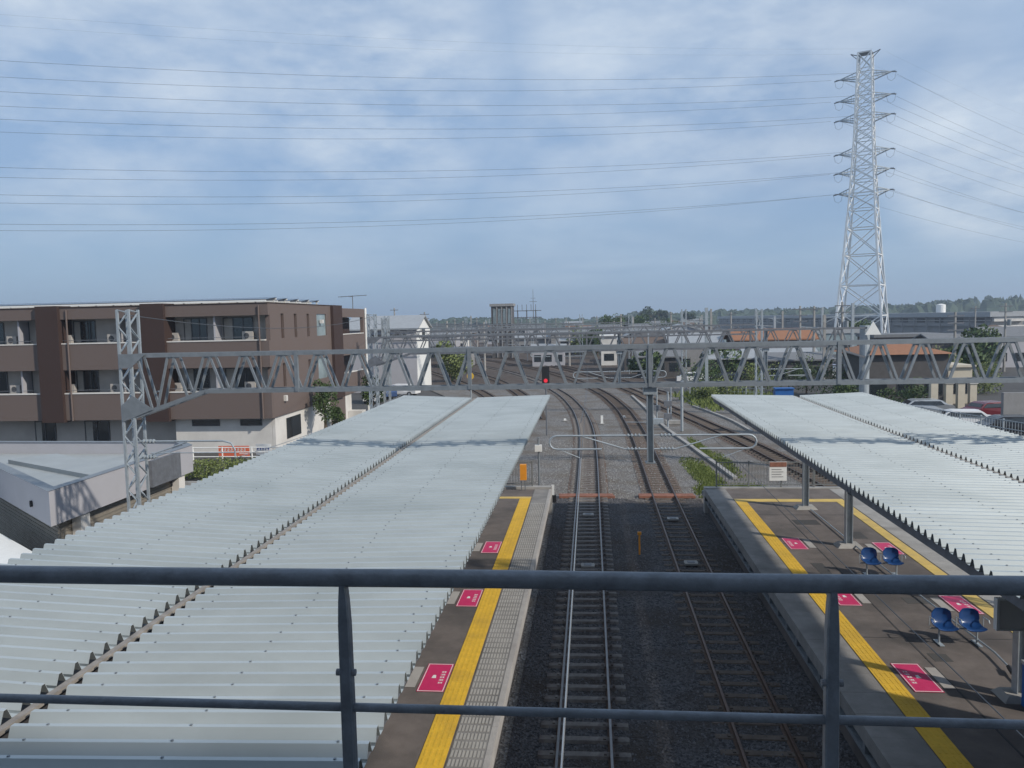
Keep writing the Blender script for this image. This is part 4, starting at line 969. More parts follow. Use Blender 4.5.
for a in att:
    p = w_at(PA, RZ, a)
    for loc, rz, sd, sag in ((PBl, rad(-80), 'left', 11.5), (PCl, rad(-48), 'right', 9.0)):
        q = w_at(loc, rz, (a[0]*(1 if True else -1), a[1], a[2]))
        if sd == 'left': q = w_at(loc, rz, (a[0], a[1], a[2]))
        k = 36; pts = []
        d = (q-p).normalized(); p2 = p + d*2.6; 
        for i in range(k+1): u = i/k; e = p2.lerp(q, u); e.z -= (sag if a[3] < 6 else sag*.75)*4*u*(1-u); pts.append(e)
        lb = '%s power line running %s from the %s end of the pylon crossarm' % (lvn[a[3]], sd, 'left' if a[4] < 0 else 'right')
        r = .030 if a[3] < 6 else .010
        wire('power_line', pts, r if sd == 'left' else r*.9, 'wire', lb, 'power line', 'power lines hanging from the pylon')
# ------------------------------------------------------------------ far houses
def gable(mb, x0, x1, y0, y1, ze, zr, along='x', ov=.4):
    if along == 'x':
        ym = (y0+y1)/2; v = [(x0-ov,y0-ov,ze),(x1+ov,y0-ov,ze),(x1+ov,ym,zr),(x0-ov,ym,zr),(x0-ov,y1+ov,ze),(x1+ov,y1+ov,ze)]
    else:
        xm = (x0+x1)/2; v = [(x0-ov,y0-ov,ze),(x0-ov,y1+ov,ze),(xm,y1+ov,zr),(xm,y0-ov,zr),(x1+ov,y0-ov,ze),(x1+ov,y1+ov,ze)]
    v2 = [(x, y, z-.18) for x, y, z in v]
    return mb.add(v+v2, [(0,1,2,3),(3,2,5,4),(6,9,8,7),(9,10,11,8),(0,6,7,1),(4,5,11,10),(0,3,9,6),(3,4,10,9),(1,7,8,2),(2,8,11,5)])
def hip(mb, x0, x1, y0, y1, ze, zr, ov=.5):
    x0 -= ov; x1 += ov; y0 -= ov; y1 += ov; ym = (y0+y1)/2; d = min((x1-x0)/2*.9, (y1-y0)/2)
    return mb.add([(x0,y0,ze),(x1,y0,ze),(x1,y1,ze),(x0,y1,ze),(x0+d,ym,zr),(x1-d,ym,zr)], [(0,1,5,4),(1,2,5),(2,3,4,5),(3,0,4),(3,2,1,0)])
def house(x0, x1, y0, y1, ze, zr, wm, rm, label, kind='gable', along='x', wins=2, cat='house', group=None, name='house', floors=None):
    t = thing(name, label, cat, ((x0+x1)/2, (y0+y1)/2, -.1), group)
    mb = MB().box(x0, y0, -.1, x1, y1, ze)
    if kind == 'gable':
        if along == 'x':
            for x in (x0, x1-.1): mb.add([(x,y0,ze),(x,y1,ze),(x,(y0+y1)/2,zr-.15),(x+.1,y0,ze),(x+.1,y1,ze),(x+.1,(y0+y1)/2,zr-.15)], [(0,1,2),(5,4,3),(0,2,5,3),(1,4,5,2)])
        else:
            for y in (y0, y1-.1): mb.add([(x0,y,ze),(x1,y,ze),((x0+x1)/2,y,zr-.15),(x0,y+.1,ze),(x1,y+.1,ze),((x0+x1)/2,y+.1,zr-.15)], [(0,1,2),(5,4,3),(0,2,5,3),(1,4,5,2)])
    part('wall', mb, wm, t)
    rm_ = MB()
    if kind == 'gable': gable(rm_, x0, x1, y0, y1, ze+.05, zr, along)
    elif kind == 'hip': hip(rm_, x0, x1, y0, y1, ze+.02, zr)
    else: rm_.box(x0-.25, y0-.25, ze+.003, x1+.25, y1+.25, zr)
    part('roof', rm_, rm, t)
    fl = floors or max(1, int(ze/2.7))
    for f in range(fl):
        for k in range(wins):
            cx = x0+(x1-x0)*(k+.5)/wins; zc = .9+f*2.7; w_ = min(1.1, (x1-x0)/wins*.3)
            if zc+1.2 > ze: continue
            fr = part('window', MB().box(cx-w_-.05, y0-.05, zc-.05, cx+w_+.05, y0-.004, zc+1.25), 'frame', t)
            part('pane', MB().box(cx-w_, y0-.07, zc, cx+w_, y0-.052, zc+1.2), 'glass', fr)
    return t
# white gabled hall
t = house(-31, -22.0, 100, 108.5, 8.0, 9.75, 'lav', 'lroof', 'white hall with a bright sunlit gable end beside the second lattice mast', 'gable', 'x', 0, 'building', name='gabled_hall')
part('gable_end', MB().add([(-21.99,100,0),(-21.99,108.5,0),(-21.99,108.5,8.0),(-21.99,104.25,9.6),(-21.99,100,8.0),(-21.9,100,0),(-21.9,108.5,0),(-21.9,108.5,8.0),(-21.9,104.25,9.6),(-21.9,100,8.0)],[(4,3,2,1,0),(5,6,7,8,9),(0,1,6,5),(1,2,7,6),(2,3,8,7),(3,4,9,8),(4,0,5,9)]), 'white', t)  # sunlit side's brightness put into a whiter colour than the shaded walls
wv = part('gable_window', MB().box(-21.89, 103.2, 6.4, -21.83, 104.9, 8.0), 'frame', t); part('pane', MB().box(-21.825, 103.35, 6.55, -21.81, 104.75, 7.85), 'glass', wv)
part('ribbon_window', MB().box(-29.5, 99.93, 7.0, -23.2, 99.99, 7.35), 'frame', t)
# signal tower
t = thing('signal_tower', 'square grey tower block with tall dark windows above the yard', 'tower', (-21, 185, 0))
a = ony(491.5, 330, 185); b = ony(512.5, 330, 185)
part('wall', MB().box(a.x, 185, 0, b.x, 190, 12.0), 'dwall', t); part('roof', MB().box(a.x-.3, 184.7, 12.0, b.x+.3, 190.3, 12.6), 'gwall', t)
for k in range(4):
    xx = a.x+.5+k*(b.x-a.x-1)/3.4
    w_ = part('window', MB().box(xx, 184.9, 8.0, xx+.55, 184.98, 11.4), 'glassb', t); part('mullion', MB().box(xx+.2, 184.86, 8.0, xx+.3, 184.895, 11.4), 'frame', w_)
    part('pilaster', MB().box(xx+.7, 184.8, 0, xx+.95, 184.99, 11.9), 'gwall', t)
t = thing('antenna_frame', 'steel antenna frame with a tall thin aerial right of the signal tower', 'antenna', (-16, 170, 0))
a = ony(518, 330, 170); b = ony(536, 330, 170)
f = MB()
for x in (a.x, (a.x+b.x)/2, b.x): f.box(x-.12, 170, 0, x+.12, 170.2, 10.8)
for z in (10.6, 9.2, 7.6): f.box(a.x-1.2, 170, z, b.x+1.2, 170.15, z+.16)
for k in range(5): x = a.x+(b.x-a.x)*k/4; f.box(x-.05, 170, 10.7, x+.05, 170.1, 12.0)
part('frame', f, 'galvd', t)
part('aerial', MB().tube([(b.x-.5,170.1,9),(b.x-.5,170.1,15.2)], [.09,.03], 6).bar((b.x-1.3,170.1,12.6),(b.x+.3,170.1,12.6),.08).bar((b.x-1.0,170.1,13.3),(b.x,170.1,13.3),.06), 'galvd', t)
# long shed at right
nA = Vector((ony(991, 330, 284).x, 284.2)); nB = Vector((ony(719, 318, 590).x, 590)); dirn = (nB-nA).normalized(); nn = Vector((dirn.y, -dirn.x))
t = thing('long_building', 'very long two-storey pale flat-roofed building on the right horizon, its near end wall sunlit', 'building', (143, 284, 0))
def lb_box(name, z0, z1, d0, d1, m, a0=0, a1=1.0):
    p = [nA+dirn*((nB-nA).length*a0)+nn*d0, nA+dirn*((nB-nA).length*a1)+nn*d0, nA+dirn*((nB-nA).length*a1)+nn*d1, nA+dirn*((nB-nA).length*a0)+nn*d1]
    return part(name, MB().prism([tuple(q) for q in p], z0, z1), m, t)
lb_box('wall', 0, 6.3, 0, 11, 'gwall'); lb_box('roof', 6.3, 8.0, -1.5, 12.5, 'lroof', -.006)
lb_box('corridor_band', 3.0, 4.0, -.8, -.01, 'gwall'); lb_box('gallery_band', 5.0, 5.15, -.5, -.02, 'offw')
for k in range(24): lb_box('window', 4.2, 5.9, -.12, -.02, 'dwall', .01+k*.04, .028+k*.04)
lb_box('end_wall', 4.7, 6.2, .3, 10.7, 'offw', -.004, -.0005); lb_box('end_wall', 1.5, 3.4, .3, 10.7, 'offw', -.004, -.0005)  # sunlight on the near end put into a paler colour than the side
for k in range(34): lb_box('gallery_post', 0, 6.29, -1.1, -.85, 'gwall', .004+k*.029, .0052+k*.029)
t = thing('roof_tank', 'white water tank on the roof of the long building', 'water tank', (137, 330, 8)); part('tank', MB().tube([(137,330,8.0),(137,330,11.0)], 1.7, 16), 'white', t); part('lid', MB().tube([(137,330,11.0),(137,330,11.4)], [1.7,.4], 16), 'white', t)
# mid distance: houses and sheds placed where the photograph shows them
house(26.0, 33.6, 79, 88, 4.75, 5.95, 'dwall', 'oroof', 'house with an orange hipped roof and cream sunlit side behind the right canopy', 'hip', 'x', 3)
t = house(33.9, 36.2, 80, 86, 3.4, 3.6, 'cwall', 'cwall', 'narrow cream annex with an ochre wall beside the orange-roofed house', 'flat', 'x', 1)
house(22, 34, 125, 133, 5.0, 6.6, 'dwall', 'oroof', 'farther house with a long orange-brown roof seen through the truss', 'gable', 'x', 4)
house(21.5, 31, 113, 119, 2.9, 4.1, 'gwall', 'lroof', 'low house with pale grey sloping roof in front of the orange-brown roof', 'gable', 'x', 4)
house(12.5, 20.5, 128, 136, 4.6, 6.0, 'gwall', 'lroof', 'grey shed with a light metal roof seen through the truss right of the drop post', 'gable', 'x', 2, 'shed', name='shed')
house(5.5, 12.2, 132, 139, 4.5, 5.4, 'dwall', 'broof', 'shed with olive brown roof behind the tall pale post', 'gable', 'x', 3, 'shed', name='shed')
house(2.0, 4.9, 150, 156, 5.2, 5.6, 'offw', 'white', 'small white block beside the brown brick house near the curve', 'flat', 'x', 1)
house(6.2, 11.5, 160, 168, 4.6, 6.2, 'brown', 'lroof', 'brick house with pale gable roof beyond the track curve', 'gable', 'y', 2)
t = thing('trackside_shed', 'bright blue corrugated shed at the far end of the right canopy', 'shed', (14.1, 60, 0))
part('wall', MB().box(13.45, 60, -.1, 14.75, 60.6, 3.35), 'tarp', t); part('roof', MB().box(13.4, 59.9, 3.35, 14.8, 60.7, 3.42), 'tarp', t); part('door', MB().box(13.5, 59.95, 0, 13.95, 59.99, 2.2), 'galvd', t)
# town houses beyond
rng = random.Random(11)
roofs = [('groof','grey'), ('lroof','pale grey'), ('broof','brown'), ('oroof','orange'), ('groof','dark grey')]
walls = [('offw','white'), ('cwall','cream'), ('gwall','grey'), ('brown','brown'), ('lav','pale')]
spots = []
for band, (ya, yb, pa, pb, cnt) in enumerate([(120,150,900,1060,7),(150,200,640,1040,16),(205,270,560,1000,20),(285,380,470,960,20),(140,190,375,432,5),(230,330,425,500,7),(395,520,560,900,14)]):
    for k in range(cnt):
        px = pa+(pb-pa)*(k+.5)/cnt+rng.uniform(-4, 4); Y = rng.uniform(ya, yb); x = ony(px, 330, Y).x
        if any(abs(x-q[0]) < 11 and abs(Y-q[1]) < 11 for q in spots): continue
        if abs(x-76) < 13 and abs(Y-222) < 16: continue
        if px > 705 and Y > 150: continue
        spots.append((x, Y, band, px))
names7 = ['nearest right-hand', 'second right-hand', 'third right-hand', 'fourth right-hand', 'left-hand', 'far left-hand', 'farthest']
for band in range(7):
    row = sorted([s for s in spots if s[2] == band], key=lambda s: s[3])
    for k, (x, Y, _, px) in enumerate(row):
        w = rng.uniform(7, 12); d = rng.uniform(7, 10); r = rng.choice(roofs); wl = rng.choice(walls); kd = rng.choice(['gable', 'gable', 'hip', 'flat']); ze = rng.choice([3.2, 4.8, 5.4, 5.6])
        if band == 6: ze += .8
        if px > 700: ze = rng.choice([3.0, 3.4, 4.6])
        house(x-w/2, x+w/2, Y, Y+d, ze, ze+(1.5 if kd != 'flat' else .5), wl[0], r[0], '%s from left in the %s row of distant houses, %s with %s roof' % (OR[k], names7[band], wl[1], r[1]), kd, rng.choice('xy'), rng.choice([2, 3]), group='distant town houses')
# long parked train-like sheds low behind the second gantry
house(22, 60, 178, 184, 4.4, 5.3, 'glassb', 'lroof', 'long low building with a teal front stretching behind the second gantry', 'flat', 'x', 10, 'building', name='long_low_building', floors=1)
house(-10, 20, 205, 212, 4.9, 5.6, 'gwall', 'lroof', 'long low grey depot building left of the teal front', 'flat', 'x', 8, 'building', name='depot_building', floors=1)
house(-75, -34, 200, 208, 4.8, 5.6, 'lav', 'lroof', 'long low pale depot building behind the white hall', 'flat', 'x', 8, 'building', name='depot_building', floors=1)
# utility poles
pp = [(425,312,150),(437,322,210),(447,321,120),(455,319,190),(463,321,170),(477,318,230),(484,322,140),(545,321,200),(556,318,260),(569,322,150),(583,318,300),(597,316,220),(614,321,180),(621,314,140),(637,321,260),(655,318,180),(671,312,170),(700,318,150),(712,314,240),(731,312,160),(757,313,210),(800,306,110),(814,306,110),(842,302,100),(955,312,95),(975,306,160),(1005,303,120),(412,318,210),(395,308,170)]
for k, (px, pt_, Y) in enumerate(sorted(pp)):
    b = ony(px, 330, Y); z = max(6, ony(px, pt_, Y).z)
    t = thing('utility_pole', '%s utility pole from the left along the skyline' % OR[k], 'utility pole', (b.x, Y, 0), 'utility poles beyond the yard')
    part('pole', MB().tube([(b.x,Y,-.1),(b.x,Y,z)], [.2,.13], 6), 'conc', t)
    m = MB()
    for j in range(1+k % 3): m.box(b.x-.9, Y-.18, z-.5-j*.8, b.x+.9, Y-.06, z-.38-j*.8)
    part('crossarm', m, 'galvd', t)
    if k % 3 == 1: part('transformer', MB().tube([(b.x+.4,Y-.3,z-3.2),(b.x+.4,Y-.3,z-2.3)], .28, 8), 'galv', t)
rq = random.Random(21)
mastpos = []
for k in range(56):
    Y = rq.uniform(80, 420); c0 = -4 - max(0, Y-90)**1.35*.052
    x = c0 + rq.uniform(-34, 46)*(1+Y/400)
    if abs(x-c0-3) < 9: continue
    mastpos.append((pxof((x, Y, 5)), x, Y, rq.uniform(8.2, 10.5), rq.random() < .5))
mastpos = [m for m in sorted(mastpos) if 380 < m[0] < 1000][:38]
for k, (px, x, Y, h, arm) in enumerate(mastpos):
    t = thing('catenary_mast', '%s slim catenary mast from the left in the far yard' % OR[k], 'catenary mast', (x, Y, 0), 'catenary masts in the far yard')
    part('pole', MB().box(x-.16, Y-.16, 0, x+.16, Y+.16, h), 'galvl' if k % 2 else 'conc', t)
    a = MB().bar((x, Y, h-1.6), (x+(2.8 if arm else -2.8), Y, h-1.4), .1).bar((x, Y, h-2.6), (x+(2.2 if arm else -2.2), Y, h-1.5), .08)
    part('bracket_arm', a, 'galvl', t)
# stabled rolling stock and lineside cabins
for k, (px, Y, w, d, h, m, r, lb) in enumerate([(455,150,5,8,3.0,'gwall','groof','small grey lineside cabin left of the signal tower'),(548,150,6,5,3.2,'lav','lroof','pale lineside cabin under the truss right of the signal'),
      (590,190,14,5,3.6,'dwall','lroof','long dark lineside building right of the tower'),(525,210,16,5,3.8,'gwall','lroof','long grey lineside building below the antenna frame'),(430,175,9,5,3.4,'dwall','groof','dark lineside building beyond the white hall'),
      (660,118,6,5,3.0,'dwall','groof','low dark cabin beyond the siding curve'),(735,108,7,5,3.1,'dwall','lroof','dark house with pale roof above the car park'),(800,104,8,5,3.0,'dwall','groof','dark house with grey roof above the car park'),(965,120,9,6,4.6,'dwall','groof','dark two-storey house at the right edge')]):
    b = ony(px, 340, Y); house(b.x-w/2, b.x+w/2, Y, Y+d, h, h+.9, m, r, lb, 'gable', 'x', 3, 'building' if k < 6 else 'house', name='lineside_cabin' if k < 6 else 'house')
# ------------------------------------------------------------------ cars
def car(x, y, rz, m, label, van=False):
    t = thing('parked_car', label, 'van' if van else 'car', (x, y, -.1), 'parked cars', rz)
    W2 = .85; Hh = 1.9 if van else 1.45
    side = [(-2.1,.35),(-2.1,.85),(-1.95,1.0),(-1.55,1.05),(-1.1,Hh-.05),(-.8,Hh),(.9,Hh),(1.25,Hh-.1),(1.7,1.0),(2.1,.9),(2.15,.35)] if not van else [(-2.2,.35),(-2.2,1.5),(-2.05,Hh),(1.2,Hh),(1.8,1.15),(2.15,1.0),(2.2,.35)]
    n = len(side); mb = MB(); vs = []
    for s in (-1, 1): vs += [(s*(W2 if z < 1.06 else W2-.14*(z-1.0)/.45), yy, z) for yy, z in side]
    mb.add(vs, [tuple(range(n-1, -1, -1)), tuple(range(n, 2*n))] + [(i, (i+1)%n, n+(i+1)%n, n+i) for i in range(n)])
    part('body', mb, m, t, local=True)
    gl = MB()
    z0, z1 = 1.04, Hh-.12
    for s in (-1, 1):
        xx0, xx1 = s*(W2+.004-.0), s*(W2-.10)
        gl.add([(xx0, -1.25, z0), (xx0, 1.45, z0), (xx1+s*.01, 1.05, z1), (xx1+s*.01, -.95, z1)], [(0,1,2,3)])
    gl.add([(-.68,1.56,1.08),(.68,1.56,1.08),(.6,1.29,z1+.02),(-.6,1.29,z1+.02)], [(0,1,2,3)]); gl.add([(-.68,-1.52,1.13),(.68,-1.52,1.13),(.6,-1.13,z1),(-.6,-1.13,z1)], [(3,2,1,0)])
    gl.v = [(a, b+(.02 if b > 0 else -.02), c+.015) for a, b, c in gl.v]
    part('windows', gl, 'glass', t, local=True)
    for sx in (-1, 1):
        for yy in (-1.3, 1.35):
            w = part('wheel', MB().tube([(sx*(W2-.18), yy, .31), (sx*(W2+.02), yy, .31)], .31, 14), 'rub', t, local=True)
            part('rim', MB().tube([(sx*(W2+.0), yy, .31), (sx*(W2+.03), yy, .31)], .18, 10), 'galvl', w, local=True)
        part('headlight', MB().box(sx*.62-.15, 2.05, .68, sx*.62+.15, 2.165, .82), 'white', t, local=True)
    return t
def carat(px, py, rz, m, label, van=False):
    p = onz(px, py, -.1); car(p.x, p.y, rz, m, label, van)
carat(374, 402, .1, 'carw', 'white van parked by the far corner of the brown building', True)
carat(389, 398, .3, 'carb', 'dark blue car beside the white van beyond the brown building')
carat(402, 396, 1.4, 'carw', 'white car parked near the foot of the white hall')
carat(990, 419, 1.9, 'carr', 'dark red car parked by the fence at the right edge')
carat(964, 429, 1.35, 'carw', 'white car with pale roof just beyond the right canopy edge')
carat(1012, 436, 1.55, 'cark', 'black car at the right frame edge beside the concrete wall')
carat(925, 416, 1.5, 'cars', 'silver car in front of the orange-roofed house')
for k, (px, py, m, c_) in enumerate([(693,383,'carw','white'),(704,382,'cars','silver'),(716,382,'carw','white'),(727,383,'cark','black'),(803,374,'cars','silver'),(815,376,'carw','white'),(828,374,'carb','dark blue'),(841,377,'cars','silver')]):
    carat(px, py, 1.5+.05*k, m, '%s car, %s from the left in the car park behind the truss' % (c_, OR[k]))
# fences, walls, kerbs on the right
a = onz(945, 430, -.1); b = onz(1040, 466, -.1)
def fence_line(a, b, h, label, m='mesh', step=.5, n_rail=3):
    t = thing('mesh_fence', label, 'fence', tuple(a), 'fences by the parking area'); L_ = (b-a).length; d = (b-a)/L_
    r = MB()
    for k in range(n_rail): z = h*(k+1)/n_rail; r.bar(a+Vector((0,0,z)), b+Vector((0,0,z)), .05)
    part('rail', r, m, t); s = MB(); k = 0
    while k*step < L_: p = a+d*k*step; s.box(p.x-.012, p.y-.012, p.z, p.x+.012, p.y+.012, p.z+h); k += 1
    part('wires', s, m, t)
    for k in range(int(L_/2)+1): p = a+d*min(L_, k*2); part('post', MB().box(p.x-.05, p.y-.05, p.z, p.x+.05, p.y+.05, p.z+h+.1), 'galvl', t)
fence_line(onz(905, 425, -.1), onz(1045, 452, -.1), 1.6, 'pale steel mesh fence right of the right canopy', 'galvl', .25)
fence_line(onz(690, 398, -.1), onz(765, 400, -.1), 1.2, 'low fence beyond the siding left of the blue shed', 'galvl', .4)
c = onz(1003, 425, -.1); solo('retaining_wall', MB().box(c.x, c.y, -.1, c.x+18, c.y+.4, 2.4), 'gwall', 'brownish concrete wall at the right frame edge beyond the parked cars', 'wall', (c.x, c.y, 0))
for k, (px, py, h, lb) in enumerate([(933,412,2.6,'cream carport post nearest the orange-roofed house'),(960,408,2.2,'pale gate pillar right of the carport'),(972,406,2.0,'second pale gate pillar'),(948,410,2.3,'cream pillar between the carport and the gate pillars')]):
    p = onz(px, py, -.1); t = thing('gate_pillar', lb, 'pillar', tuple(p), 'cream pillars by the house'); part('shaft', MB().box(p.x-.3, p.y-.25, -.1, p.x+.3, p.y+.25, h), 'cwall', t); part('cap', MB().box(p.x-.38, p.y-.33, h, p.x+.38, p.y+.33, h+.12), 'offw', t)
# left: signs and barrier by the hedge
zS = onz(233, 456, .2)
t = thing('street_banner', 'orange banner board with white lettering behind the hedge', 'banner', (zS.x, zS.y, 0))
Yb = 50.2; a = ony(218.5, 450, Yb); b = ony(249, 450, Yb); zt_ = ony(233, 446, Yb).z; zb_ = ony(233, 457, Yb).z
part('board', MB().box(a.x, Yb, zb_, b.x, Yb+.06, zt_), 'orange', t)
m = MB(); w_ = (b.x-a.x)
for k in range(8):
    x = a.x+.15+k*(w_-.3)/8
    m.box(x, Yb-.012, zb_+.42, x+.14, Yb-.002, zb_+.46).box(x+.03, Yb-.012, zb_+.50, x+.16, Yb-.002, zb_+.54).box(x+.06, Yb-.012, zb_+.38, x+.1, Yb-.002, zb_+.58)
m.box(a.x+w_*.68, Yb-.012, zb_+.2, b.x-.1, Yb-.002, zb_+.24)
part('lettering', m, 'white', t); part('leg', MB().box(a.x+.2, Yb+.07, -.1, a.x+.26, Yb+.12, zt_).box(b.x-.26, Yb+.07, -.1, b.x-.2, Yb+.12, zt_), 'galvl', t)
Yc = 50.6; a = ony(256, 450, Yc); b = ony(271, 450, Yc); z1 = ony(262, 444, Yc).z; z0 = ony(262, 455, Yc).z
t = thing('street_sign', 'white sign with blue lettering right of the orange banner', 'sign', (a.x, Yc, 0))
part('board', MB().box(a.x, Yc, z0, b.x, Yc+.05, z1), 'white', t); m = MB()
for k in range(5): x = a.x+.08+k*.18; m.box(x, Yc-.01, z0+.4, x+.12, Yc-.002, z0+.45).box(x+.03, Yc-.01, z0+.32, x+.07, Yc-.002, z0+.54).box(x, Yc-.01, z0+.5, x+.12, Yc-.002, z0+.54)
part('lettering', m, 'bluep', t); part('leg', MB().box(a.x+.1, Yc+.06, -.1, a.x+.16, Yc+.1, z0+.2).box(b.x-.16, Yc+.06, -.1, b.x-.1, Yc+.1, z0+.2), 'galvl', t)
t = thing('guard_rail', 'white pipe guard rail along the street in front of the brown building', 'railing', (-22, 49.6, 0))
g = MB()
for z in (.35, .65, .95): g.tube([(-34, 49.6, z), (-14, 49.6, z)], .035, 6)
part('rail', g, 'white', t)
for k in range(11): part('post', MB().tube([(-34+2*k, 49.6, -.1), (-34+2*k, 49.6, 1.0)], .045, 6), 'white', t)
solo('kerb_wall', MB().box(-32, 42.55, -.1, -9, 42.8, .12), 'conc', 'low concrete kerb in front of the hedge', 'kerb', (-20, 42.6, 0))
# ------------------------------------------------------------------ vegetation
def leafcloud(mb, c, r, n, s, rg):
    cx, cy, cz = c
    for _ in range(n):
        while True:
            u, v, w = rg.uniform(-1, 1), rg.uniform(-1, 1), rg.uniform(-1, 1); q = u*u+v*v+w*w
            if .15 < q < 1: break
        p = Vector((cx+u*r[0], cy+v*r[1], cz+w*r[2]))
        a = Vector((rg.gauss(0,1), rg.gauss(0,1), rg.gauss(0,1))).normalized(); b = a.orthogonal().normalized(); ss = s*rg.uniform(.6, 1.4)
        cc_ = a.cross(b); mb.add([p-b*ss, p+cc_*ss*.5, p+b*ss, p-cc_*ss*.5], [(0,1,2,3)])
    return mb
def tree(x, y, h, r, label, seed, leaf='leaf', s=.14, n=1500, group='trees', trunk=.3, squat=1.0):
    rg = random.Random(seed); t = thing('tree', label, 'tree', (x, y, -.1), group)
    tr_ = MB().tube([(x,y,-.1),(x+.05,y,h*.35),(x-.05,y+.05,h*.75)], [h*.03, h*.022, h*.008], 7)
    for k in range(5): a = rg.uniform(0, 6.28); tr_.tube([(x,y,h*(.3+.08*k)),(x+math.cos(a)*r*.6,y+math.sin(a)*r*.6,h*(.5+.09*k))], [h*.012,h*.004], 5)
    part('trunk', tr_, 'bark', t); cr_ = MB()
    nb = 9
    for k in range(nb):
        a = rg.uniform(0, 6.28); q = rg.uniform(.1, .75)*r; z = h*(trunk+(1-trunk)*rg.uniform(.12, .85)); br_ = r*rg.uniform(.32, .55)
        leafcloud(cr_, (x+math.cos(a)*q, y+math.sin(a)*q, z), (br_, br_, br_*squat), n//nb, s, rg)
    part('crown', cr_, leaf, t); return t
p = onz(318, 437, 0); tree(-20.6, 60.0, 4.6, 1.15, 'dark green slender tree against the white base wall of the brown building', 3, s=.09, n=2600, trunk=.2, squat=1.5)
tree(-20.4, 73.0, 4.2, 1.1, 'smaller dark tree at the far end of the brown building wall', 4, s=.11, n=2000, trunk=.25, squat=1.5)
tree(-20.9, 64.5, 2.0, .8, 'low shrub between the two trees by the brown building', 5, s=.1, n=1200, trunk=.1)
tree(-20.5, 115, 6.3, 3.2, 'round bush behind the truss at the foot of the white hall', 6, 'leafl', .2, 2600, trunk=.05)
rg = random.Random(5); mb = MB()
for k in range(30): leafcloud(mb, (-26.5+k*.5+rg.uniform(-.2,.2), 44.6+rg.uniform(-.8,.8), .45), (.7,.9,.65), 420, .07, rg)
solo('hedge', mb, 'leafl', 'bright green low hedge below the orange banner', 'hedge', (-20, 44.6, 0))
k = 0
vegs = [(19,96,3.0,3.2,'leafl'),(15,88,1.8,2.4,'leafl'),(11.5,84,1.5,2.0,'leafl'),(13.5,95,3.4,3.0,'leaf'),(24,92,3.4,3.0,'leaf'),(25.5,85,3.6,2.6,'leaf'),(29,76,2.6,2.6,'leaf'),(22,74,2.4,2.4,'leaf'),(39,95,4.4,3.0,'leafl'),(42,90,3.6,2.6,'leafl'),(46,104,4.6,3.2,'leaf'),(17.5,110,4.2,3.2,'leaf'),(8,118,3.4,2.8,'leaf'),(55,120,5.4,3.6,'leaf'),(1.5,176,6.4,4,'leaf'),(-2,190,6.5,4,'leafl'),(5.5,230,9.2,5,'leaf'),(16,250,9.0,5,'leaf'),(26,255,9.0,4.5,'leaf'),(60,190,6.5,4,'leaf'),(-32,140,7,4,'leaf'),(-50,215,9,5,'leaf'),(-62,240,9.5,6,'leaf')]
vegs.sort(key=lambda v: pxof((v[0], v[1], 2)))
for i, (x, y, h, r, lf) in enumerate(vegs):
    tree(x, y, h, r, '%s %s, %s from the left among greenery beyond the platforms' % ('yellow-green' if lf == 'leafl' else 'dark green', 'shrub' if h < 4 else 'tree', OR[i]), 20+i, lf, .12 if h < 5 and y < 100 else .3, 1700, trunk=.08 if h < 4 else .22)
mb = MB(); blades(patch(15, 84, 5.5, 9, -.1), 9000, .5, .12, mb); blades(patch(24, 80, 9, 6), 5000, .4, .12, mb)
solo('verge_grass', mb, 'grass', 'rough green verge beyond the siding and the right canopy', 'grass', kind='stuff')
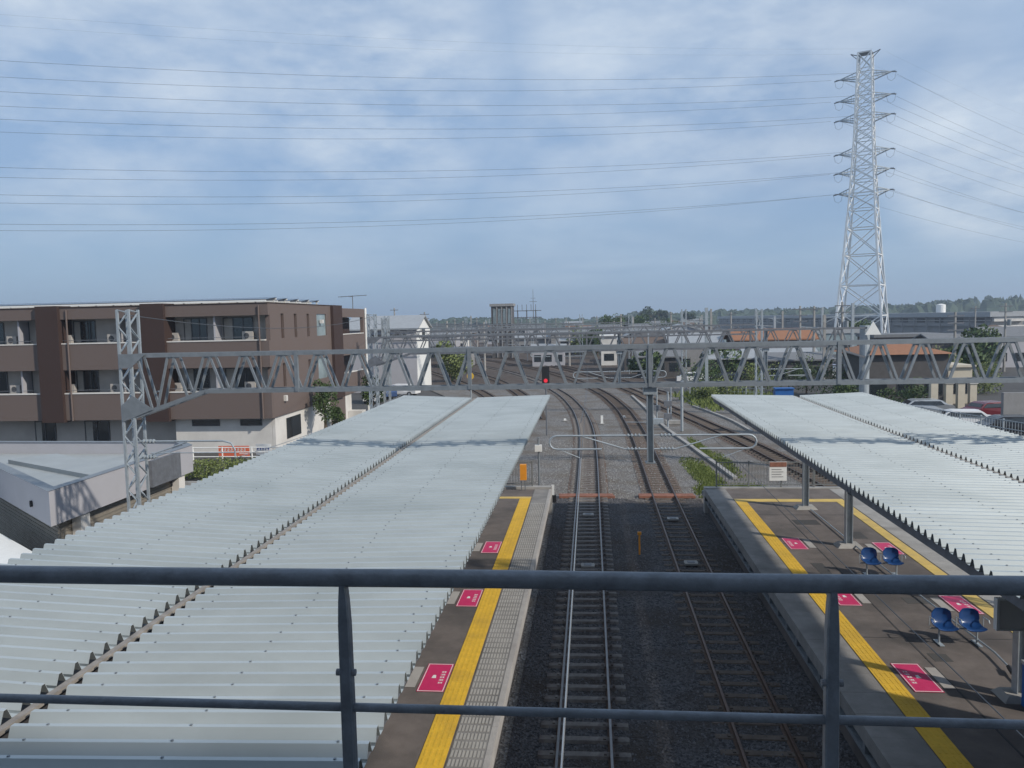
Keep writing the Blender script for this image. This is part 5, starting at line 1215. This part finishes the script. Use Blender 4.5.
# wooded skyline
rg = random.Random(9); mb = MB()
def lump(cx, cy, cz, r, hz):
    vs = []; fs = []; n, m_ = 8, 4
    for i in range(m_+1):
        ph = math.pi/2*i/m_
        for j in range(n):
            th = 2*math.pi*j/n+rg.uniform(-.2,.2); q = rg.uniform(.78, 1.15)
            vs.append((cx+r*math.cos(ph)*math.cos(th)*q, cy+r*math.cos(ph)*math.sin(th)*q, cz+hz*math.sin(ph)*q))
    for i in range(m_):
        for j in range(n): fs.append((i*n+j, i*n+(j+1)%n, (i+1)*n+(j+1)%n, (i+1)*n+j))
    mb.add(vs, fs)
def skyline_h(px):
    pts = [(-200,322),(430,319),(470,317),(600,318),(640,312),(655,308),(668,313),(700,310),(740,309),(800,308),(860,305),(920,303),(960,299),(1000,297),(1060,294),(1300,290)]
    for (a, ya), (b, yb) in zip(pts[:-1], pts[1:]):
        if a <= px <= b: return ya+(yb-ya)*(px-a)/(b-a)
    return 318
px = -180
while px < 1280:
    for D in (780, 900, 1040):
        p = ony(px+rg.uniform(-3, 3), skyline_h(px)+rg.uniform(-.5, 2.2)+(1040-D)/160, D)
        lump(p.x, D+rg.uniform(-20, 20), -1, rg.uniform(7, 15), max(6, p.z+1))
    px += rg.uniform(4.5, 8)
solo('woodland', mb, 'wood', 'dark wooded ridge along the whole horizon', 'woodland', kind='stuff')
for k, (px, Y, h) in enumerate([(650,420,13.5),(643,420,11.6),(662,440,12.2),(690,460,11.8),(628,400,10.8)]):
    b = ony(px, 320, Y); tree(b.x, Y, h, h*.42, '%s tall dark tree from the left on the skyline' % OR[[628,643,650,662,690].index(px)], 70+k, 'wood', .75, 900, trunk=.12)
# gable-like white plate on the truss line at right
pw = ony(872.5, 338, 44.9)
t = thing('marker_plate', 'white triangular plate on top of the second gantry post', 'marker plate', (pw.x, 44.9, 7.9))
part('plate', MB().add([(pw.x-.42,44.8,7.62),(pw.x+.42,44.8,7.62),(pw.x,44.8,8.35),(pw.x-.42,44.86,7.62),(pw.x+.42,44.86,7.62),(pw.x,44.86,8.35)], [(0,1,2),(5,4,3),(0,3,4,1),(1,4,5,2),(2,5,3,0)]), 'white', t)

# ------------------------------------------------------------------ air
hz = MB().box(-3010, -210, -1.2, 3010, 4510, 95)
hm = bpy.data.materials.new('haze'); hm.use_nodes = True; ht = hm.node_tree; ht.nodes.clear()
ho = ht.nodes.new('ShaderNodeOutputMaterial'); hv = ht.nodes.new('ShaderNodeVolumePrincipled')
hv.inputs['Color'].default_value = (.70, .83, 1.0, 1); hv.inputs['Density'].default_value = .00042; hv.inputs['Anisotropy'].default_value = .2
ht.links.new(hv.outputs[0], ho.inputs['Volume'])
solo('haze', hz, hm, None, None, kind='stuff')
for o_ in S.objects:
    if 'label' in o_ and len(o_['label'].split()) > 16: print('LONG', o_['label'])
